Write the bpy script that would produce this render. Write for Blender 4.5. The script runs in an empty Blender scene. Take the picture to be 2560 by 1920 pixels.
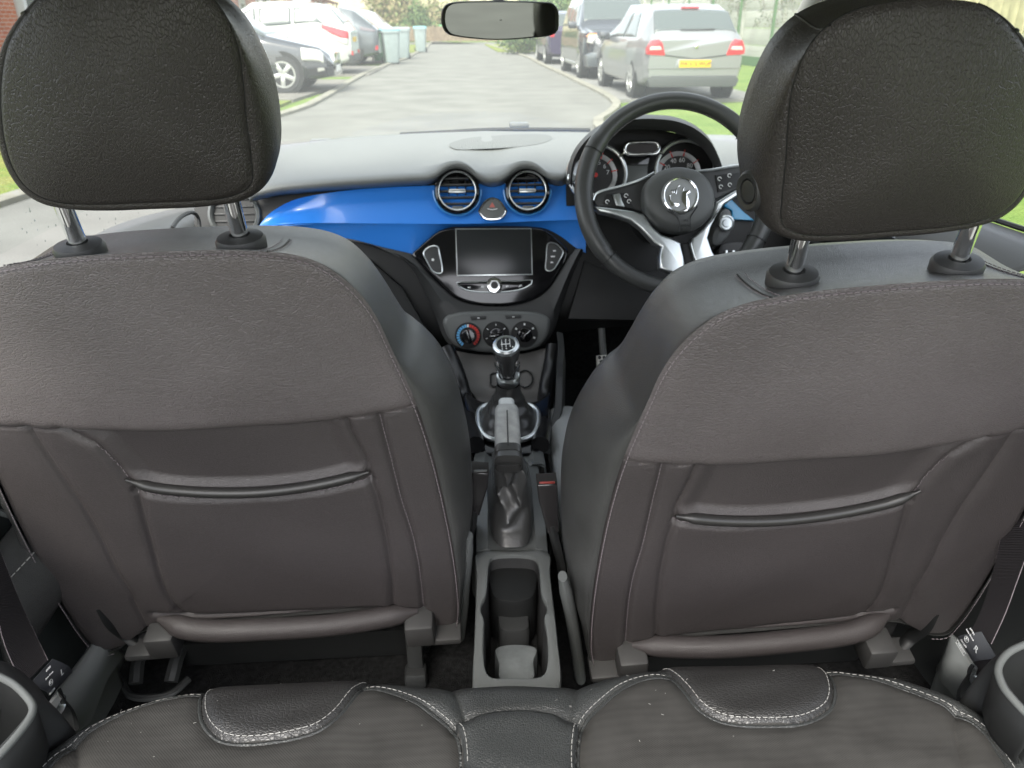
import bpy, bmesh, math, random
import numpy as np
from mathutils import Vector, Matrix
random.seed(7); np.random.seed(7)
scn = bpy.context.scene
COL = scn.collection
# ---------------------------------------------------------------- camera, sky, sun, exposure
F_PX, H_CAM = 1862.0, 1.2
PITCH, YAW = math.radians(25.9), math.radians(4.0)
FW = np.array([math.sin(YAW)*math.cos(PITCH), math.cos(YAW)*math.cos(PITCH), -math.sin(PITCH)])
RT = np.array([math.cos(YAW), -math.sin(YAW), 0.0]); UP = np.cross(RT, FW)
CAM = np.array([0.0, 0.0, H_CAM])
cd = bpy.data.cameras.new('camera'); cam = bpy.data.objects.new('camera', cd); COL.objects.link(cam)
cd.sensor_width = 36; cd.lens = 36*F_PX/2560; cd.clip_start = 0.02; cd.clip_end = 600
cd.dof.use_dof = True; cd.dof.focus_distance = 0.80; cd.dof.aperture_fstop = 26.2/2.6
cam.location = CAM; cam.rotation_euler = (math.pi/2-PITCH, 0, -YAW)
scn.camera = cam
world = bpy.data.worlds.new('World'); scn.world = world; world.use_nodes = True
nt = world.node_tree; sky = nt.nodes.new('ShaderNodeTexSky'); sky.sky_type = 'NISHITA'; sky.sun_disc = False
SUN_EL, SUN_AZ = math.radians(52), math.radians(205)
sky.sun_elevation = SUN_EL; sky.sun_rotation = SUN_AZ; sky.dust_density = 3.0; sky.air_density = 1.0
hs = nt.nodes.new('ShaderNodeHueSaturation'); hs.inputs['Saturation'].default_value = 0.35
nt.links.new(sky.outputs[0], hs.inputs['Color']); nt.links.new(hs.outputs[0], nt.nodes['Background'].inputs[0])
nt.nodes['Background'].inputs[1].default_value = 0.15
sl = bpy.data.lights.new('sun', 'SUN'); sl.energy = 1.3; sl.angle = math.radians(25); sl.color = (1, .96, .88)
sun = bpy.data.objects.new('sun', sl); COL.objects.link(sun)
sd = Vector((math.sin(SUN_AZ)*math.cos(SUN_EL), math.cos(SUN_AZ)*math.cos(SUN_EL), math.sin(SUN_EL)))
sun.rotation_euler = sd.to_track_quat('Z', 'Y').to_euler(); sun.location = (0, 0, 30)
scn.view_settings.view_transform = 'Standard'; scn.view_settings.look = 'None'
scn.view_settings.exposure = 2.0; scn.view_settings.gamma = 1.0
scn.cycles.max_bounces = 10; scn.cycles.diffuse_bounces = 5; scn.cycles.transparent_max_bounces = 16
scn.cycles.use_denoising = True

# ---------------------------------------------------------------- reading points off the picture
def ray(x, y): return (x-1280)*RT+(960-y)*UP+F_PX*FW
def PY(p, Y): d = ray(*p); return CAM+d*(Y/d[1])
def PZ(p, Z): d = ray(*p); return CAM+d*((Z-H_CAM)/d[2])
def PX(p, X): d = ray(*p); return CAM+d*(X/d[0])
def fr(x0, y0, k): return lambda *pts: [(x0+x*k, y0+y*k) for x, y in pts]
fV = fr(0, 0, 2560/2212); fA = fr(0, 0, .40687); fB = fr(600, 0, .31646); fC = fr(1200, 0, .36166); fD = fr(1700, 0, .38879)
fE = fr(600, 280, .40687); fF = fr(1350, 200, .33146); fG = fr(1000, 640, .33755); fH = fr(1080, 1000, .4521)
fI = fr(0, 1400, .31337); fJ = fr(2100, 1450, .28325); fK = fr(0, 1000, .31646); fL = fr(200, 1500, .45208)
fM = fr(1100, 1600, .49729); fN = fr(0, 480, .5425); fO = fr(1400, 900, .52441); fR = fr(1800, 500, .34358); fW = fr(600, 0, .14465)
class Plane:
    def __init__(s, o, n, xdir=(1, 0, 0)):
        s.o = np.array(o, float); s.n = np.array(n, float)/np.linalg.norm(n)
        x = np.array(xdir, float); x = x-s.n*np.dot(x, s.n); s.x = x/np.linalg.norm(x); s.y = np.cross(s.n, s.x)
    def at(s, p, off=0.0):
        d = ray(*p); o = s.o+s.n*off; return CAM+d*(np.dot(o-CAM, s.n)/np.dot(d, s.n))
    def uv(s, p, off=0.0): q = s.at(p, off)-s.o; return np.array([np.dot(q, s.x), np.dot(q, s.y)])
    def P(s, u, v, w=0.0): return s.o+s.x*u+s.y*v+s.n*w

# ---------------------------------------------------------------- materials
MATS = {}
def mat(name, base, rough=.5, metal=0., spec=.5, bump=None, var=0., coat=0., sheen=0., alpha=None, vscale=8., var_col=None):
    """bump=(kind, scale, strength, distance[, stretch])"""
    if name in MATS: return MATS[name]
    m = bpy.data.materials.new(name); m.use_nodes = True; t = m.node_tree; N = t.nodes; Lk = t.links
    b = N['Principled BSDF']; b.inputs['Roughness'].default_value = rough; b.inputs['Metallic'].default_value = metal
    b.inputs['Specular IOR Level'].default_value = spec; b.inputs['Base Color'].default_value = (*base, 1)
    b.inputs['Coat Weight'].default_value = coat; b.inputs['Coat Roughness'].default_value = .03
    b.inputs['Sheen Weight'].default_value = sheen
    tc = N.new('ShaderNodeTexCoord')
    if var:
        n = N.new('ShaderNodeTexNoise'); n.inputs['Scale'].default_value = vscale; n.inputs['Detail'].default_value = 5
        Lk.new(tc.outputs['Object'], n.inputs['Vector'])
        mx = N.new('ShaderNodeMix'); mx.data_type = 'RGBA'; rp = N.new('ShaderNodeMapRange')
        rp.inputs[1].default_value = .3; rp.inputs[2].default_value = .7
        Lk.new(n.outputs[0], rp.inputs[0]); Lk.new(rp.outputs[0], mx.inputs[0])
        c2 = var_col or tuple(c*(1+var) for c in base); c1 = base if var_col else tuple(c*(1-var) for c in base)
        mx.inputs[6].default_value = (*c1, 1); mx.inputs[7].default_value = (*c2, 1)
        Lk.new(mx.outputs[2], b.inputs['Base Color'])
    if bump:
        kind, sc, st, dist = bump[:4]
        mp = N.new('ShaderNodeMapping'); Lk.new(tc.outputs['Object'], mp.inputs[0])
        mp.inputs['Scale'].default_value = bump[4] if len(bump) > 4 else (1, 1, 1)
        bp = N.new('ShaderNodeBump'); bp.inputs['Strength'].default_value = st; bp.inputs['Distance'].default_value = dist
        if kind == 'leather':
            nz = N.new('ShaderNodeTexNoise'); nz.inputs['Scale'].default_value = 55; nz.inputs['Detail'].default_value = 2
            Lk.new(mp.outputs[0], nz.inputs['Vector'])
            ad = N.new('ShaderNodeVectorMath'); ad.operation = 'MULTIPLY_ADD'; ad.inputs[1].default_value = (.0022,)*3
            Lk.new(nz.outputs['Color'], ad.inputs[0]); Lk.new(mp.outputs[0], ad.inputs[2])
            v = N.new('ShaderNodeTexVoronoi'); v.feature = 'DISTANCE_TO_EDGE'; v.inputs['Scale'].default_value = sc
            Lk.new(ad.outputs[0], v.inputs['Vector'])
            r = N.new('ShaderNodeMapRange'); r.inputs[1].default_value = 0; r.inputs[2].default_value = .16
            Lk.new(v.outputs['Distance'], r.inputs[0]); Lk.new(r.outputs[0], bp.inputs['Height'])
        elif kind == 'noise':
            n2 = N.new('ShaderNodeTexNoise'); n2.inputs['Scale'].default_value = sc; n2.inputs['Detail'].default_value = 4
            Lk.new(mp.outputs[0], n2.inputs['Vector']); Lk.new(n2.outputs[0], bp.inputs['Height'])
        elif kind == 'wave':
            n2 = N.new('ShaderNodeTexWave'); n2.inputs['Scale'].default_value = sc; n2.inputs['Distortion'].default_value = 1.5
            n2.inputs['Detail Scale'].default_value = .6
            Lk.new(mp.outputs[0], n2.inputs['Vector']); Lk.new(n2.outputs[0], bp.inputs['Height'])
        if kind == 'fabric':
            wv = N.new('ShaderNodeTexWave'); wv.inputs['Scale'].default_value = sc; wv.inputs['Distortion'].default_value = .6; Lk.new(mp.outputs[0], wv.inputs['Vector']); wv.bands_direction = 'DIAGONAL'
            w2 = N.new('ShaderNodeTexWave'); w2.inputs['Scale'].default_value = 34; w2.inputs['Distortion'].default_value = 5; w2.inputs['Detail Scale'].default_value = .5; w2.bands_direction = 'Y'; Lk.new(mp.outputs[0], w2.inputs['Vector'])
            am = N.new('ShaderNodeMath'); am.operation = 'MULTIPLY_ADD'; am.inputs[1].default_value = 1.3; Lk.new(w2.outputs['Fac'], am.inputs[0]); Lk.new(wv.outputs['Fac'], am.inputs[2]); Lk.new(am.outputs[0], bp.inputs['Height'])
        Lk.new(bp.outputs[0], b.inputs['Normal'])
    MATS[name] = m; return m
def glass_mat(name, tint, gloss=.06, haze=0.0):
    if name in MATS: return MATS[name]
    m = bpy.data.materials.new(name); m.use_nodes = True; t = m.node_tree; t.nodes.clear()
    o = t.nodes.new('ShaderNodeOutputMaterial'); a = t.nodes.new('ShaderNodeBsdfTransparent'); a.inputs[0].default_value = (*tint, 1)
    g = t.nodes.new('ShaderNodeBsdfGlossy'); g.inputs['Roughness'].default_value = .01
    mx = t.nodes.new('ShaderNodeMixShader'); mx.inputs[0].default_value = gloss
    t.links.new(a.outputs[0], mx.inputs[1]); t.links.new(g.outputs[0], mx.inputs[2])
    last = mx
    if haze:
        d = t.nodes.new('ShaderNodeBsdfTranslucent'); d.inputs[0].default_value = (.9, .95, .9, 1)
        m2 = t.nodes.new('ShaderNodeMixShader'); m2.inputs[0].default_value = haze
        t.links.new(mx.outputs[0], m2.inputs[1]); t.links.new(d.outputs[0], m2.inputs[2]); last = m2
    t.links.new(last.outputs[0], o.inputs[0]); MATS[name] = m; return m

M_LEA = mat('brown_leather', (.096, .084, .083), .42, spec=.5, bump=('leather', 440, .6, .0007, (.45, 1, 1)), var=.14, vscale=6)
M_LEAB = mat('black_leather', (.052, .052, .050), .36, spec=.55, bump=('leather', 520, .4, .0006), var=.14, vscale=9)
M_LEAH = mat('headrest_leather', (.035, .031, .029), .42, spec=.45, bump=('leather', 460, .55, .0007, (1, 1, .5)), var=.1)
M_LEAP = mat('pocket_leather', (.053, .0465, .046), .44, spec=.45, bump=('leather', 560, .4, .0005, (.45, 1, 1)), var=.08, vscale=5)
M_SMOOTH = mat('smooth_vinyl', (.024, .023, .022), .36, spec=.5, bump=('noise', 300, .1, .0006))
M_THREAD = mat('seam_thread', (.20, .17, .18), .7)
M_WTHREAD = mat('white_thread', (.27, .265, .25), .7)
M_FAB = mat('grey_fabric', (.034, .033, .031), .9, spec=.15, bump=('fabric', 240, .22, .0005), var=.15, vscale=30)
M_PLA = mat('grained_plastic', (.032, .033, .033), .5, spec=.5, bump=('noise', 900, .25, .0004))
M_PLAG = mat('grey_plastic', (.11, .116, .113), .42, spec=.5, bump=('noise', 1100, .25, .0004))
M_DASH = mat('dashboard_plastic', (.17, .178, .174), .5, spec=.5, bump=('noise', 420, .5, .0009), var=.06, vscale=300)
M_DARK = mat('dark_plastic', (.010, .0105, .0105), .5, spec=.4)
M_BLK = mat('gloss_black', (.006, .006, .007), .10, spec=.5, coat=.2)
M_CHR = mat('chrome', (.9, .91, .91), .1, metal=1)
M_SAT = mat('satin_silver', (.62, .65, .65), .28, metal=.9)
M_BLU = mat('blue_trim', (.030, .20, .66), .26, spec=.5, coat=.35)
M_BLU2 = mat('body_blue', (.02, .12, .42), .25, coat=.8)
M_SCR = mat('screen_glass', (.02, .022, .023), .22, spec=.5)
M_CARP = mat('carpet', (.018, .018, .018), .95, spec=.1, bump=('noise', 600, .9, .004), var=.5, vscale=120)
M_HEAD = mat('headliner', (.30, .295, .28), .9, bump=('noise', 800, .3, .0005))
M_WHITE = mat('white_print', (.75, .76, .75), .6)
M_RED = mat('red_mark', (.6, .03, .02), .5)
M_LBLU = mat('light_blue_mark', (.12, .42, .75), .5)
M_RUB = mat('rubber', (.022, .023, .024), .75, bump=('noise', 200, .2, .002))

# ---------------------------------------------------------------- building helpers
def thing(name, label, cat, loc=(0, 0, 0), group=None):
    o = bpy.data.objects.new(name, None); COL.objects.link(o); o.location = Vector([float(c) for c in loc]); o.empty_display_size = .1
    o['label'] = label; o['category'] = cat
    if group: o['group'] = group
    return o
def tag(o, label, cat, group=None):
    o['label'] = label; o['category'] = cat
    if group: o['group'] = group
    return o
def struct(o): o['kind'] = 'structure'; return o
def obj(name, V, F, mats, parent=None, smooth=True, fm=None, sharp=40):
    me = bpy.data.meshes.new(name)
    me.from_pydata([tuple(map(float, v)) for v in V], [], [tuple(int(i) for i in f) for f in F])
    for m in (mats if isinstance(mats, (list, tuple)) else [mats]): me.materials.append(m)
    if fm is not None: me.polygons.foreach_set('material_index', np.array(fm, dtype=np.int32))
    bm = bmesh.new(); bm.from_mesh(me); bmesh.ops.recalc_face_normals(bm, faces=bm.faces); bm.to_mesh(me); bm.free()
    if smooth:
        me.shade_smooth()
        if sharp: me.set_sharp_from_angle(angle=math.radians(sharp))
    o = bpy.data.objects.new(name, me); COL.objects.link(o)
    if parent is not None:
        o.parent = parent
        if parent.type == 'EMPTY': o.matrix_parent_inverse = Matrix.Translation(parent.location).inverted()
    return o
class MB:
    """collects pieces of one part"""
    def __init__(s): s.V = []; s.F = []; s.M = []
    def add(s, V, F, mi=0):
        n = len(s.V); s.V += [np.array(v, float) for v in V]; s.F += [tuple(i+n for i in f) for f in F]; s.M += [mi]*len(F); return s
    def build(s, name, mats, parent=None, **k): return obj(name, s.V, s.F, mats, parent, fm=s.M, **k)
def crv(pts, n, closed=False):
    P = np.array([np.array(p, float) for p in pts]); 
    if closed: Q = np.vstack([P[-1], P, P[0], P[1]])
    else: Q = np.vstack([2*P[0]-P[1], P, 2*P[-1]-P[-2]])
    out = []
    for i in range(1, len(Q)-2):
        p0, p1, p2, p3 = Q[i-1:i+3]
        t0 = 0; a = .5
        t1 = max(np.linalg.norm(p1-p0), 1e-9)**a; t2 = t1+max(np.linalg.norm(p2-p1), 1e-9)**a; t3 = t2+max(np.linalg.norm(p3-p2), 1e-9)**a
        for t in np.linspace(t1, t2, 14, endpoint=False):
            A1 = (t1-t)/(t1-t0)*p0+(t-t0)/(t1-t0)*p1; A2 = (t2-t)/(t2-t1)*p1+(t-t1)/(t2-t1)*p2; A3 = (t3-t)/(t3-t2)*p2+(t-t2)/(t3-t2)*p3
            B1 = (t2-t)/(t2-t0)*A1+(t-t0)/(t2-t0)*A2; B2 = (t3-t)/(t3-t1)*A2+(t-t1)/(t3-t1)*A3
            out.append((t2-t)/(t2-t1)*B1+(t-t1)/(t2-t1)*B2)
    out.append(Q[-2]); out = np.array(out)
    return resample(out, n, closed)
def resample(P, n, closed=False):
    P = np.array(P, float); s = np.r_[0, np.cumsum(np.linalg.norm(np.diff(P, axis=0), axis=1))]
    t = np.linspace(0, s[-1], n+1)[:-1] if closed else np.linspace(0, s[-1], n)
    return np.stack([np.interp(t, s, P[:, k]) for k in range(P.shape[1])], 1)
def grid_faces(n, m, cu=False, cv=False, base=0):
    F = []
    for i in range(n if cu else n-1):
        for j in range(m if cv else m-1):
            F.append((base+i*m+j, base+((i+1) % n)*m+j, base+((i+1) % n)*m+(j+1) % m, base+i*m+(j+1) % m))
    return F
def vnorm(G):
    du = np.gradient(G, axis=0); dv = np.gradient(G, axis=1); N = np.cross(du, dv); L = np.linalg.norm(N, axis=2, keepdims=True); return N/np.maximum(L, 1e-12)
def sheet(mb, G, th, toward=None, mi=0):
    """a surface grid given real thickness (thickness grows away from `toward`, default the camera side)"""
    G = np.array(G, float); n, m = G.shape[:2]; N = vnorm(G); t = np.array(toward if toward is not None else CAM, float)
    if np.sum(N*(t-G)) < 0: N = -N
    Bk = G-N*th; V = list(G.reshape(-1, 3))+list(Bk.reshape(-1, 3)); o = n*m
    F = grid_faces(n, m)+[tuple(reversed(f)) for f in grid_faces(n, m, base=o)]
    bd = [i*m for i in range(n)]+[(n-1)*m+j for j in range(1, m)]+[i*m+m-1 for i in range(n-2, -1, -1)]+[j for j in range(m-2, 0, -1)]
    for a, b in zip(bd, bd[1:]+bd[:1]): F.append((a, b, b+o, a+o))
    mb.add(V, F, mi); return mb
def smooth_rows(rows, nu, nv):
    R = [crv(r, nu) for r in rows]; R = np.array(R); out = np.stack([crv(R[:, i], nv) for i in range(nu)], 0); return out
def tube(mb, path, r, segs=8, closed=False, mi=0, flat=1.0, caps=True):
    P = np.array(path, float); n = len(P); r = np.full(n, r) if np.isscalar(r) else np.array(r)
    T = (np.roll(P, -1, 0)-np.roll(P, 1, 0)) if closed else np.gradient(P, axis=0)
    T /= np.maximum(np.linalg.norm(T, axis=1, keepdims=True), 1e-12)
    a = np.array([0, 0, 1.]) if abs(T[0][2]) < .9 else np.array([1., 0, 0]); u = np.cross(T[0], a); u /= np.linalg.norm(u); V = []
    for i in range(n):
        u = u-T[i]*np.dot(u, T[i]); u /= np.linalg.norm(u); w = np.cross(T[i], u)
        for k in range(segs):
            q = 2*math.pi*k/segs; V.append(P[i]+r[i]*(math.cos(q)*u+flat*math.sin(q)*w))
    F = grid_faces(n, segs, closed, True)
    if not closed and caps: F += [tuple(range(segs-1, -1, -1)), tuple(range((n-1)*segs, n*segs))]
    mb.add(V, F, mi); return mb
def loft(mb, rings, mi=0, caps=True, closed_v=True):
    n = len(rings); m = len(rings[0]); V = [p for r in rings for p in r]; F = grid_faces(n, m, False, closed_v)
    if caps: F += [tuple(range(m-1, -1, -1)), tuple(range((n-1)*m, n*m))]
    mb.add(V, F, mi); return mb
def lathe(mb, prof, c, ax, segs=32, mi=0, xdir=None, ell=1.0):
    ax = np.array(ax, float); ax /= np.linalg.norm(ax); a = np.array(xdir, float) if xdir is not None else (np.array([1., 0, 0]) if abs(ax[0]) < .9 else np.array([0, 1., 0]))
    u = a-ax*np.dot(a, ax); u /= np.linalg.norm(u); w = np.cross(ax, u); c = np.array(c, float)
    R = [[c+ax*h+r*(math.cos(q)*u+ell*math.sin(q)*w) for q in np.linspace(0, 2*math.pi, segs, endpoint=False)] for r, h in prof]
    return loft(mb, R, mi)
def prism(mb, poly, d, bev=0.0, mi=0, seg=2):
    """solid from a 3-D outline pushed along d; the outline's own face gets a rounded rim"""
    poly = [np.array(p, float) for p in poly]; d = np.array(d, float)
    bm = bmesh.new(); f = bm.faces.new([bm.verts.new(p) for p in poly])
    r = bmesh.ops.extrude_face_region(bm, geom=[f]); ex = [e for e in r['geom'] if isinstance(e, bmesh.types.BMVert)]
    bmesh.ops.translate(bm, verts=ex, vec=Vector(d)); bm.verts.ensure_lookup_table()
    if bev:
        exs = set(ex); es = [e for e in bm.edges if e.verts[0] not in exs and e.verts[1] not in exs]
        bmesh.ops.bevel(bm, geom=es, offset=bev, segments=seg, profile=.6, affect='EDGES', clamp_overlap=True)
    bm.verts.index_update(); V = [np.array(v.co) for v in bm.verts]; F = [tuple(v.index for v in g.verts) for g in bm.faces]
    bm.free(); mb.add(V, F, mi); return mb
def box(mb, c, s, R=None, bev=0.0, mi=0, taper=None, seg=2):
    bm = bmesh.new(); bmesh.ops.create_cube(bm, size=1.0)
    for v in bm.verts:
        k = taper if (taper is not None and v.co.z > 0) else 1.0
        v.co = Vector((v.co.x*s[0]*k, v.co.y*s[1]*k, v.co.z*s[2]))
    if bev: bmesh.ops.bevel(bm, geom=list(bm.edges), offset=bev, segments=seg, profile=.5, affect='EDGES', clamp_overlap=True)
    R = np.eye(3) if R is None else np.array(R); bm.verts.index_update()
    V = [np.array(c)+R@np.array(v.co) for v in bm.verts]; F = [tuple(v.index for v in f.verts) for f in bm.faces]; bm.free()
    mb.add(V, F, mi); return mb
def frame(x, y, z): return np.array([x, y, z], float).T
def dashes(mb, path, ln=.0042, gap=.0022, r=.0006, mi=0):
    P = np.array(path, float); L = np.sum(np.linalg.norm(np.diff(P, axis=0), axis=1)); n = max(2, int(L/(ln+gap))); Q = resample(P, n*3+1)
    for i in range(n): tube(mb, [Q[3*i], Q[3*i+1], Q[3*i+2]], r, 4, mi=mi)
    return mb
def text(name, s, pl, uvpos, size, m, parent=None, rot=0.0, w=.0006, align='CENTER', th=.0002, right=None):
    c = bpy.data.curves.new(name, 'FONT'); c.body = s; c.size = size; c.align_x = align; c.align_y = 'CENTER'; c.extrude = th; c.resolution_u = 3
    t = bpy.data.objects.new('tmp', c); COL.objects.link(t); dg = bpy.context.evaluated_depsgraph_get(); me = bpy.data.meshes.new_from_object(t.evaluated_get(dg))
    bpy.data.objects.remove(t); bpy.data.curves.remove(c); cr, sr = math.cos(rot), math.sin(rot)
    V = [pl.P(uvpos[0]+v.co.x*cr-v.co.y*sr, uvpos[1]+v.co.x*sr+v.co.y*cr, w+v.co.z) for v in me.vertices]; F = [tuple(p.vertices) for p in me.polygons]
    bpy.data.meshes.remove(me)
    if name is None or parent == 'raw': return V, F
    return obj(name, V, F, m, parent, smooth=False)
def seg_dist(U, Vv, pts):
    """distance from grid points to a polyline in the plane"""
    P = np.array(pts, float); D = np.full(U.shape, 9.)
    for a, b in zip(P[:-1], P[1:]):
        ab = b-a; L2 = max(ab@ab, 1e-12); t = np.clip(((U-a[0])*ab[0]+(Vv-a[1])*ab[1])/L2, 0, 1)
        D = np.minimum(D, np.hypot(U-a[0]-t*ab[0], Vv-a[1]-t*ab[1]))
    return D
def inside(U, Vv, poly):
    P = np.array(poly, float); c = np.zeros(U.shape, bool); j = len(P)-1
    for i in range(len(P)):
        cond = ((P[i, 1] > Vv) != (P[j, 1] > Vv))
        with np.errstate(divide='ignore', invalid='ignore'):
            c ^= cond & (U < (P[j, 0]-P[i, 0])*(Vv-P[i, 1])/(P[j, 1]-P[i, 1]+1e-15)+P[i, 0])
        j = i
    return c
def sstep(x, a, b): t = np.clip((x-a)/(b-a), 0, 1); return t*t*(3-2*t)
# ---------------------------------------------------------------- front seats
def seat_plane(T, B, sp, sb):
    dp = lambda p, d: CAM+ray(*p)*(d/F_PX)
    t = dp(T, F_PX*.16/sp); q = dp(B, F_PX*.37/sb); v = t-q; v /= np.linalg.norm(v)
    u = np.array([1., 0, 0]); u -= v*v[0]; u /= np.linalg.norm(u); w = np.cross(u, v); pl = Plane(t, -w if w[1] > 0 else w, u); return pl
PL_L = seat_plane((396, 591), (720, 1562), 401, 608)
PL_R = seat_plane((2193, 655), (1874, 1645), 423, 587)
for pl in (PL_L, PL_R):
    if np.dot(pl.y, (0, 0, 1)) < 0: pl.y = -pl.y
luv = lambda pts, off=.05: [PL_L.uv(p, off) for p in pts]
mirror_close = lambda half: half+[(-a, b) for a, b in half[::-1][1:-1]]
SEAM = [(0, .006), (.06, .005), (.092, .003), (.119, 0), (.14, -.004), (.161, -.013), (.181, -.03), (.198, -.053), (.210, -.08), (.218, -.11), (.227, -.144), (.236, -.18), (.243, -.215), (.251, -.27), (.258, -.34), (.264, -.43), (.266, -.52), (.263, -.585), (.255, -.614), (.228, -.610), (.195, -.582), (.15, -.565), (0, -.562)]
OUTR = [(0, -.026), (.06, -.027), (.096, -.029), (.13, -.033), (.155, -.040), (.175, -.052), (.194, -.076), (.208, -.104), (.219, -.131), (.230, -.154), (.247, -.171), (.266, -.200), (.281, -.24), (.290, -.29), (.294, -.345), (.292, -.43), (.283, -.52), (.272, -.59), (.255, -.630), (.226, -.622), (.19, -.592), (.15, -.575), (0, -.572)]
def half_resample(h, n): return crv(h, n)
S_H = luv(fV((-60, 923), (0, 922), (200, 920), (400, 915), (600, 908), (750, 900), (850, 890), (893, 882)))
S_VR = luv(fV((820, 899), (840, 980), (865, 1080), (890, 1160), (905, 1230), (915, 1320), (917, 1372)))
S_PR = luv(fV((750, 903), (762, 935), (775, 965), (795, 1005), (800, 1040), (815, 1080), (835, 1170), (848, 1260), (850, 1330)))
S_VL = luv(fK((230, 215), (450, 560), (640, 850), (800, 1140), (900, 1350), (1040, 1580)))+luv(fI((1050, 350), (1110, 470), (1180, 620)))
S_PL = luv(fK((500, 205), (770, 345), (900, 490), (1060, 690), (1090, 760), (1150, 1010), (1230, 1300)))+luv(fI((1240, 50), (1320, 270), (1420, 420), (1510, 465)))
S_PT = luv(fV((274, 1031), (330, 1047), (400, 1055), (480, 1058), (560, 1056), (640, 1048), (720, 1035), (797, 1018)))
S_PS = luv(fV((290, 1062), (340, 1071), (400, 1076), (500, 1078), (600, 1073), (700, 1060), (805, 1038)))
S_BT = luv(fV((330, 1330), (400, 1336), (500, 1334), (700, 1326), (850, 1320), (915, 1322)))
def make_seat(pl, m, label, button):
    loc = pl.P(0, -.66, -.1); root = thing('front_seat', label, 'car seat', loc)
    W = lambda u, v, w: pl.P(m*u, v, w)
    n2 = 320
    sh = half_resample(SEAM, n2); oh = half_resample(OUTR, n2)
    so = np.vstack([sh, sh[::-1][1:-1]*[-1, 1]]); oo = np.vstack([oh, oh[::-1][1:-1]*[-1, 1]]); n = len(so)
    d = np.roll(so, -1, 0)-np.roll(so, 1, 0); nn = np.stack([-d[:, 1], d[:, 0]], 1); nn /= np.linalg.norm(nn, axis=1, keepdims=True)
    nn *= np.sign(np.sum(nn*(so-[0, -.3]), 1, keepdims=True))
    # back panel, ring by ring from the seam inwards
    K = 180; rho = np.linspace(1, 0, K); base = np.stack([np.zeros(n), np.clip(so[:, 1], -.42, -.2)], 1)
    UV = base[None]+(so-base)[None]*rho[:, None, None]; U, Vv = UV[..., 0], UV[..., 1]
    hv = np.interp(U, [p[0] for p in S_H], [p[1] for p in S_H])
    wv = .05+.016*(1-rho[:, None]**2)*sstep(Vv, -.33, -.12)+.006*(1-rho[:, None]**2)
    wv -= .004*sstep(hv-Vv, -.002, .012)                                     # lower panels lie a little deeper
    pocket = S_PR+S_PT[::-1]+S_PL[:4]
    recess = inside(U, Vv, [tuple(S_PL[0])]+[tuple(p) for p in S_PL[1:4]]+[tuple(p) for p in S_PT]+[tuple(p) for p in S_PR[::-1][5:]])
    dd = np.minimum(seg_dist(U, Vv, S_PR[:5]), np.minimum(seg_dist(U, Vv, S_PL[:4]), 9))
    wv -= recess*(.002+.009*sstep(dd, 0, .03))*sstep(seg_dist(U, Vv, crv(S_PT, 40)), .001, .014)
    for S, wide in ((S_H, .008), (S_VR, .006), (S_PR, .007), (S_VL, .010), (S_PL, .007), (S_PS, .004), (S_BT, .006)):
        ds = seg_dist(U, Vv, S); wv -= .0026*np.exp(-(ds/.0028)**2)+.0030*np.exp(-(ds/wide)**2)
    wv -= .004*np.exp(-((1-rho[:, None])*.2/.004)**2)
    wv += .0016*np.sin(U*31+Vv*17)*np.sin(Vv*23-U*9)*(1-rho[:, None]**4)
    G = pl.o+pl.x*(m*U)[..., None]+pl.y*Vv[..., None]+pl.n*wv[..., None]
    V = G.reshape(-1, 3); F = grid_faces(K, n, False, True); idx = np.arange(K-1).repeat(n)
    cu = U.reshape(-1)[[f[0] for f in F]]; cv = Vv.reshape(-1)[[f[0] for f in F]]; chv = hv.reshape(-1)[[f[0] for f in F]]
    fm = np.where(cv < chv, 1, 0)
    back = obj('backrest', V, F, [M_LEA, M_LEAP], root, fm=fm, sharp=60)
    # bolster: wraps from the seam round the sides to the front
    mb = MB(); rings = []; 
    lump = .004*np.sin(so[:, 1]*26)+.003*np.sin(so[:, 1]*61+1)
    for t in np.linspace(0, 1, 15):
        a, b, c, e = (1-t)**3, 3*(1-t)**2*t, 3*(1-t)*t*t, t**3
        side = sstep(-so[:, 1:], .02, .12); p1 = so+(oo-so)*(.30+.15*side)+nn*(.011-.009*side); p2 = oo+nn*(.008-.008*side)
        q = a*so+b*p1+c*p2+e*oo; w = a*.046+b*.05+c*.0+e*-.05
        q = q+nn*(.5*lump*math.sin(math.pi*t)*side[:, 0])[:, None]
        rings.append(pl.o+pl.x*(m*q[:, :1])+pl.y*q[:, 1:]+pl.n*w)
    for sc, w in ((.985, -.085), (.94, -.11), (.8, -.12), (.3, -.122)):
        q = (oo-[0, -.3])*sc+[0, -.3]; rings.append(pl.o+pl.x*(m*q[:, :1])+pl.y*q[:, 1:]+pl.n*w)
    mb2 = rings[-1].mean(0); rings.append(mb2+(rings[-1]-mb2)*.02); loft(mb, rings, caps=False); bol = mb.build('side_bolster', M_LEAB, root, sharp=60)
    # stitching along the seams, on the surface
    def on(S, lift=.0012, off=0.0, nn_=60):
        S = crv(S, nn_); uu, vv = S[:, 0], S[:, 1]; out = []
        for a, b in zip(uu, vv):
            j = np.argmin((U-a)**2+(Vv-b)**2); out.append(W(a, b, wv.reshape(-1)[j]+lift))
        return out
    ring = [pl.P(m*p[0]*.992, p[1]-.003, .0505) for p in so[:246]]; ring2 = [pl.P(-m*p[0]*.992, p[1]-.003, .0505) for p in so[:246]]
    for P in (ring, ring2): dashes(MB(), P, .0035, .003, .0006).build('stitching', M_THREAD, back)
    for S in (S_PS, S_VR, S_PL[1:5]): dashes(MB(), on(S), .003, .0035, .0004).build('stitching', M_THREAD, back)
    k = int(np.argmin(np.abs(sh[:, 0]-.121)+np.abs(sh[:, 1])*2))
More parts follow.
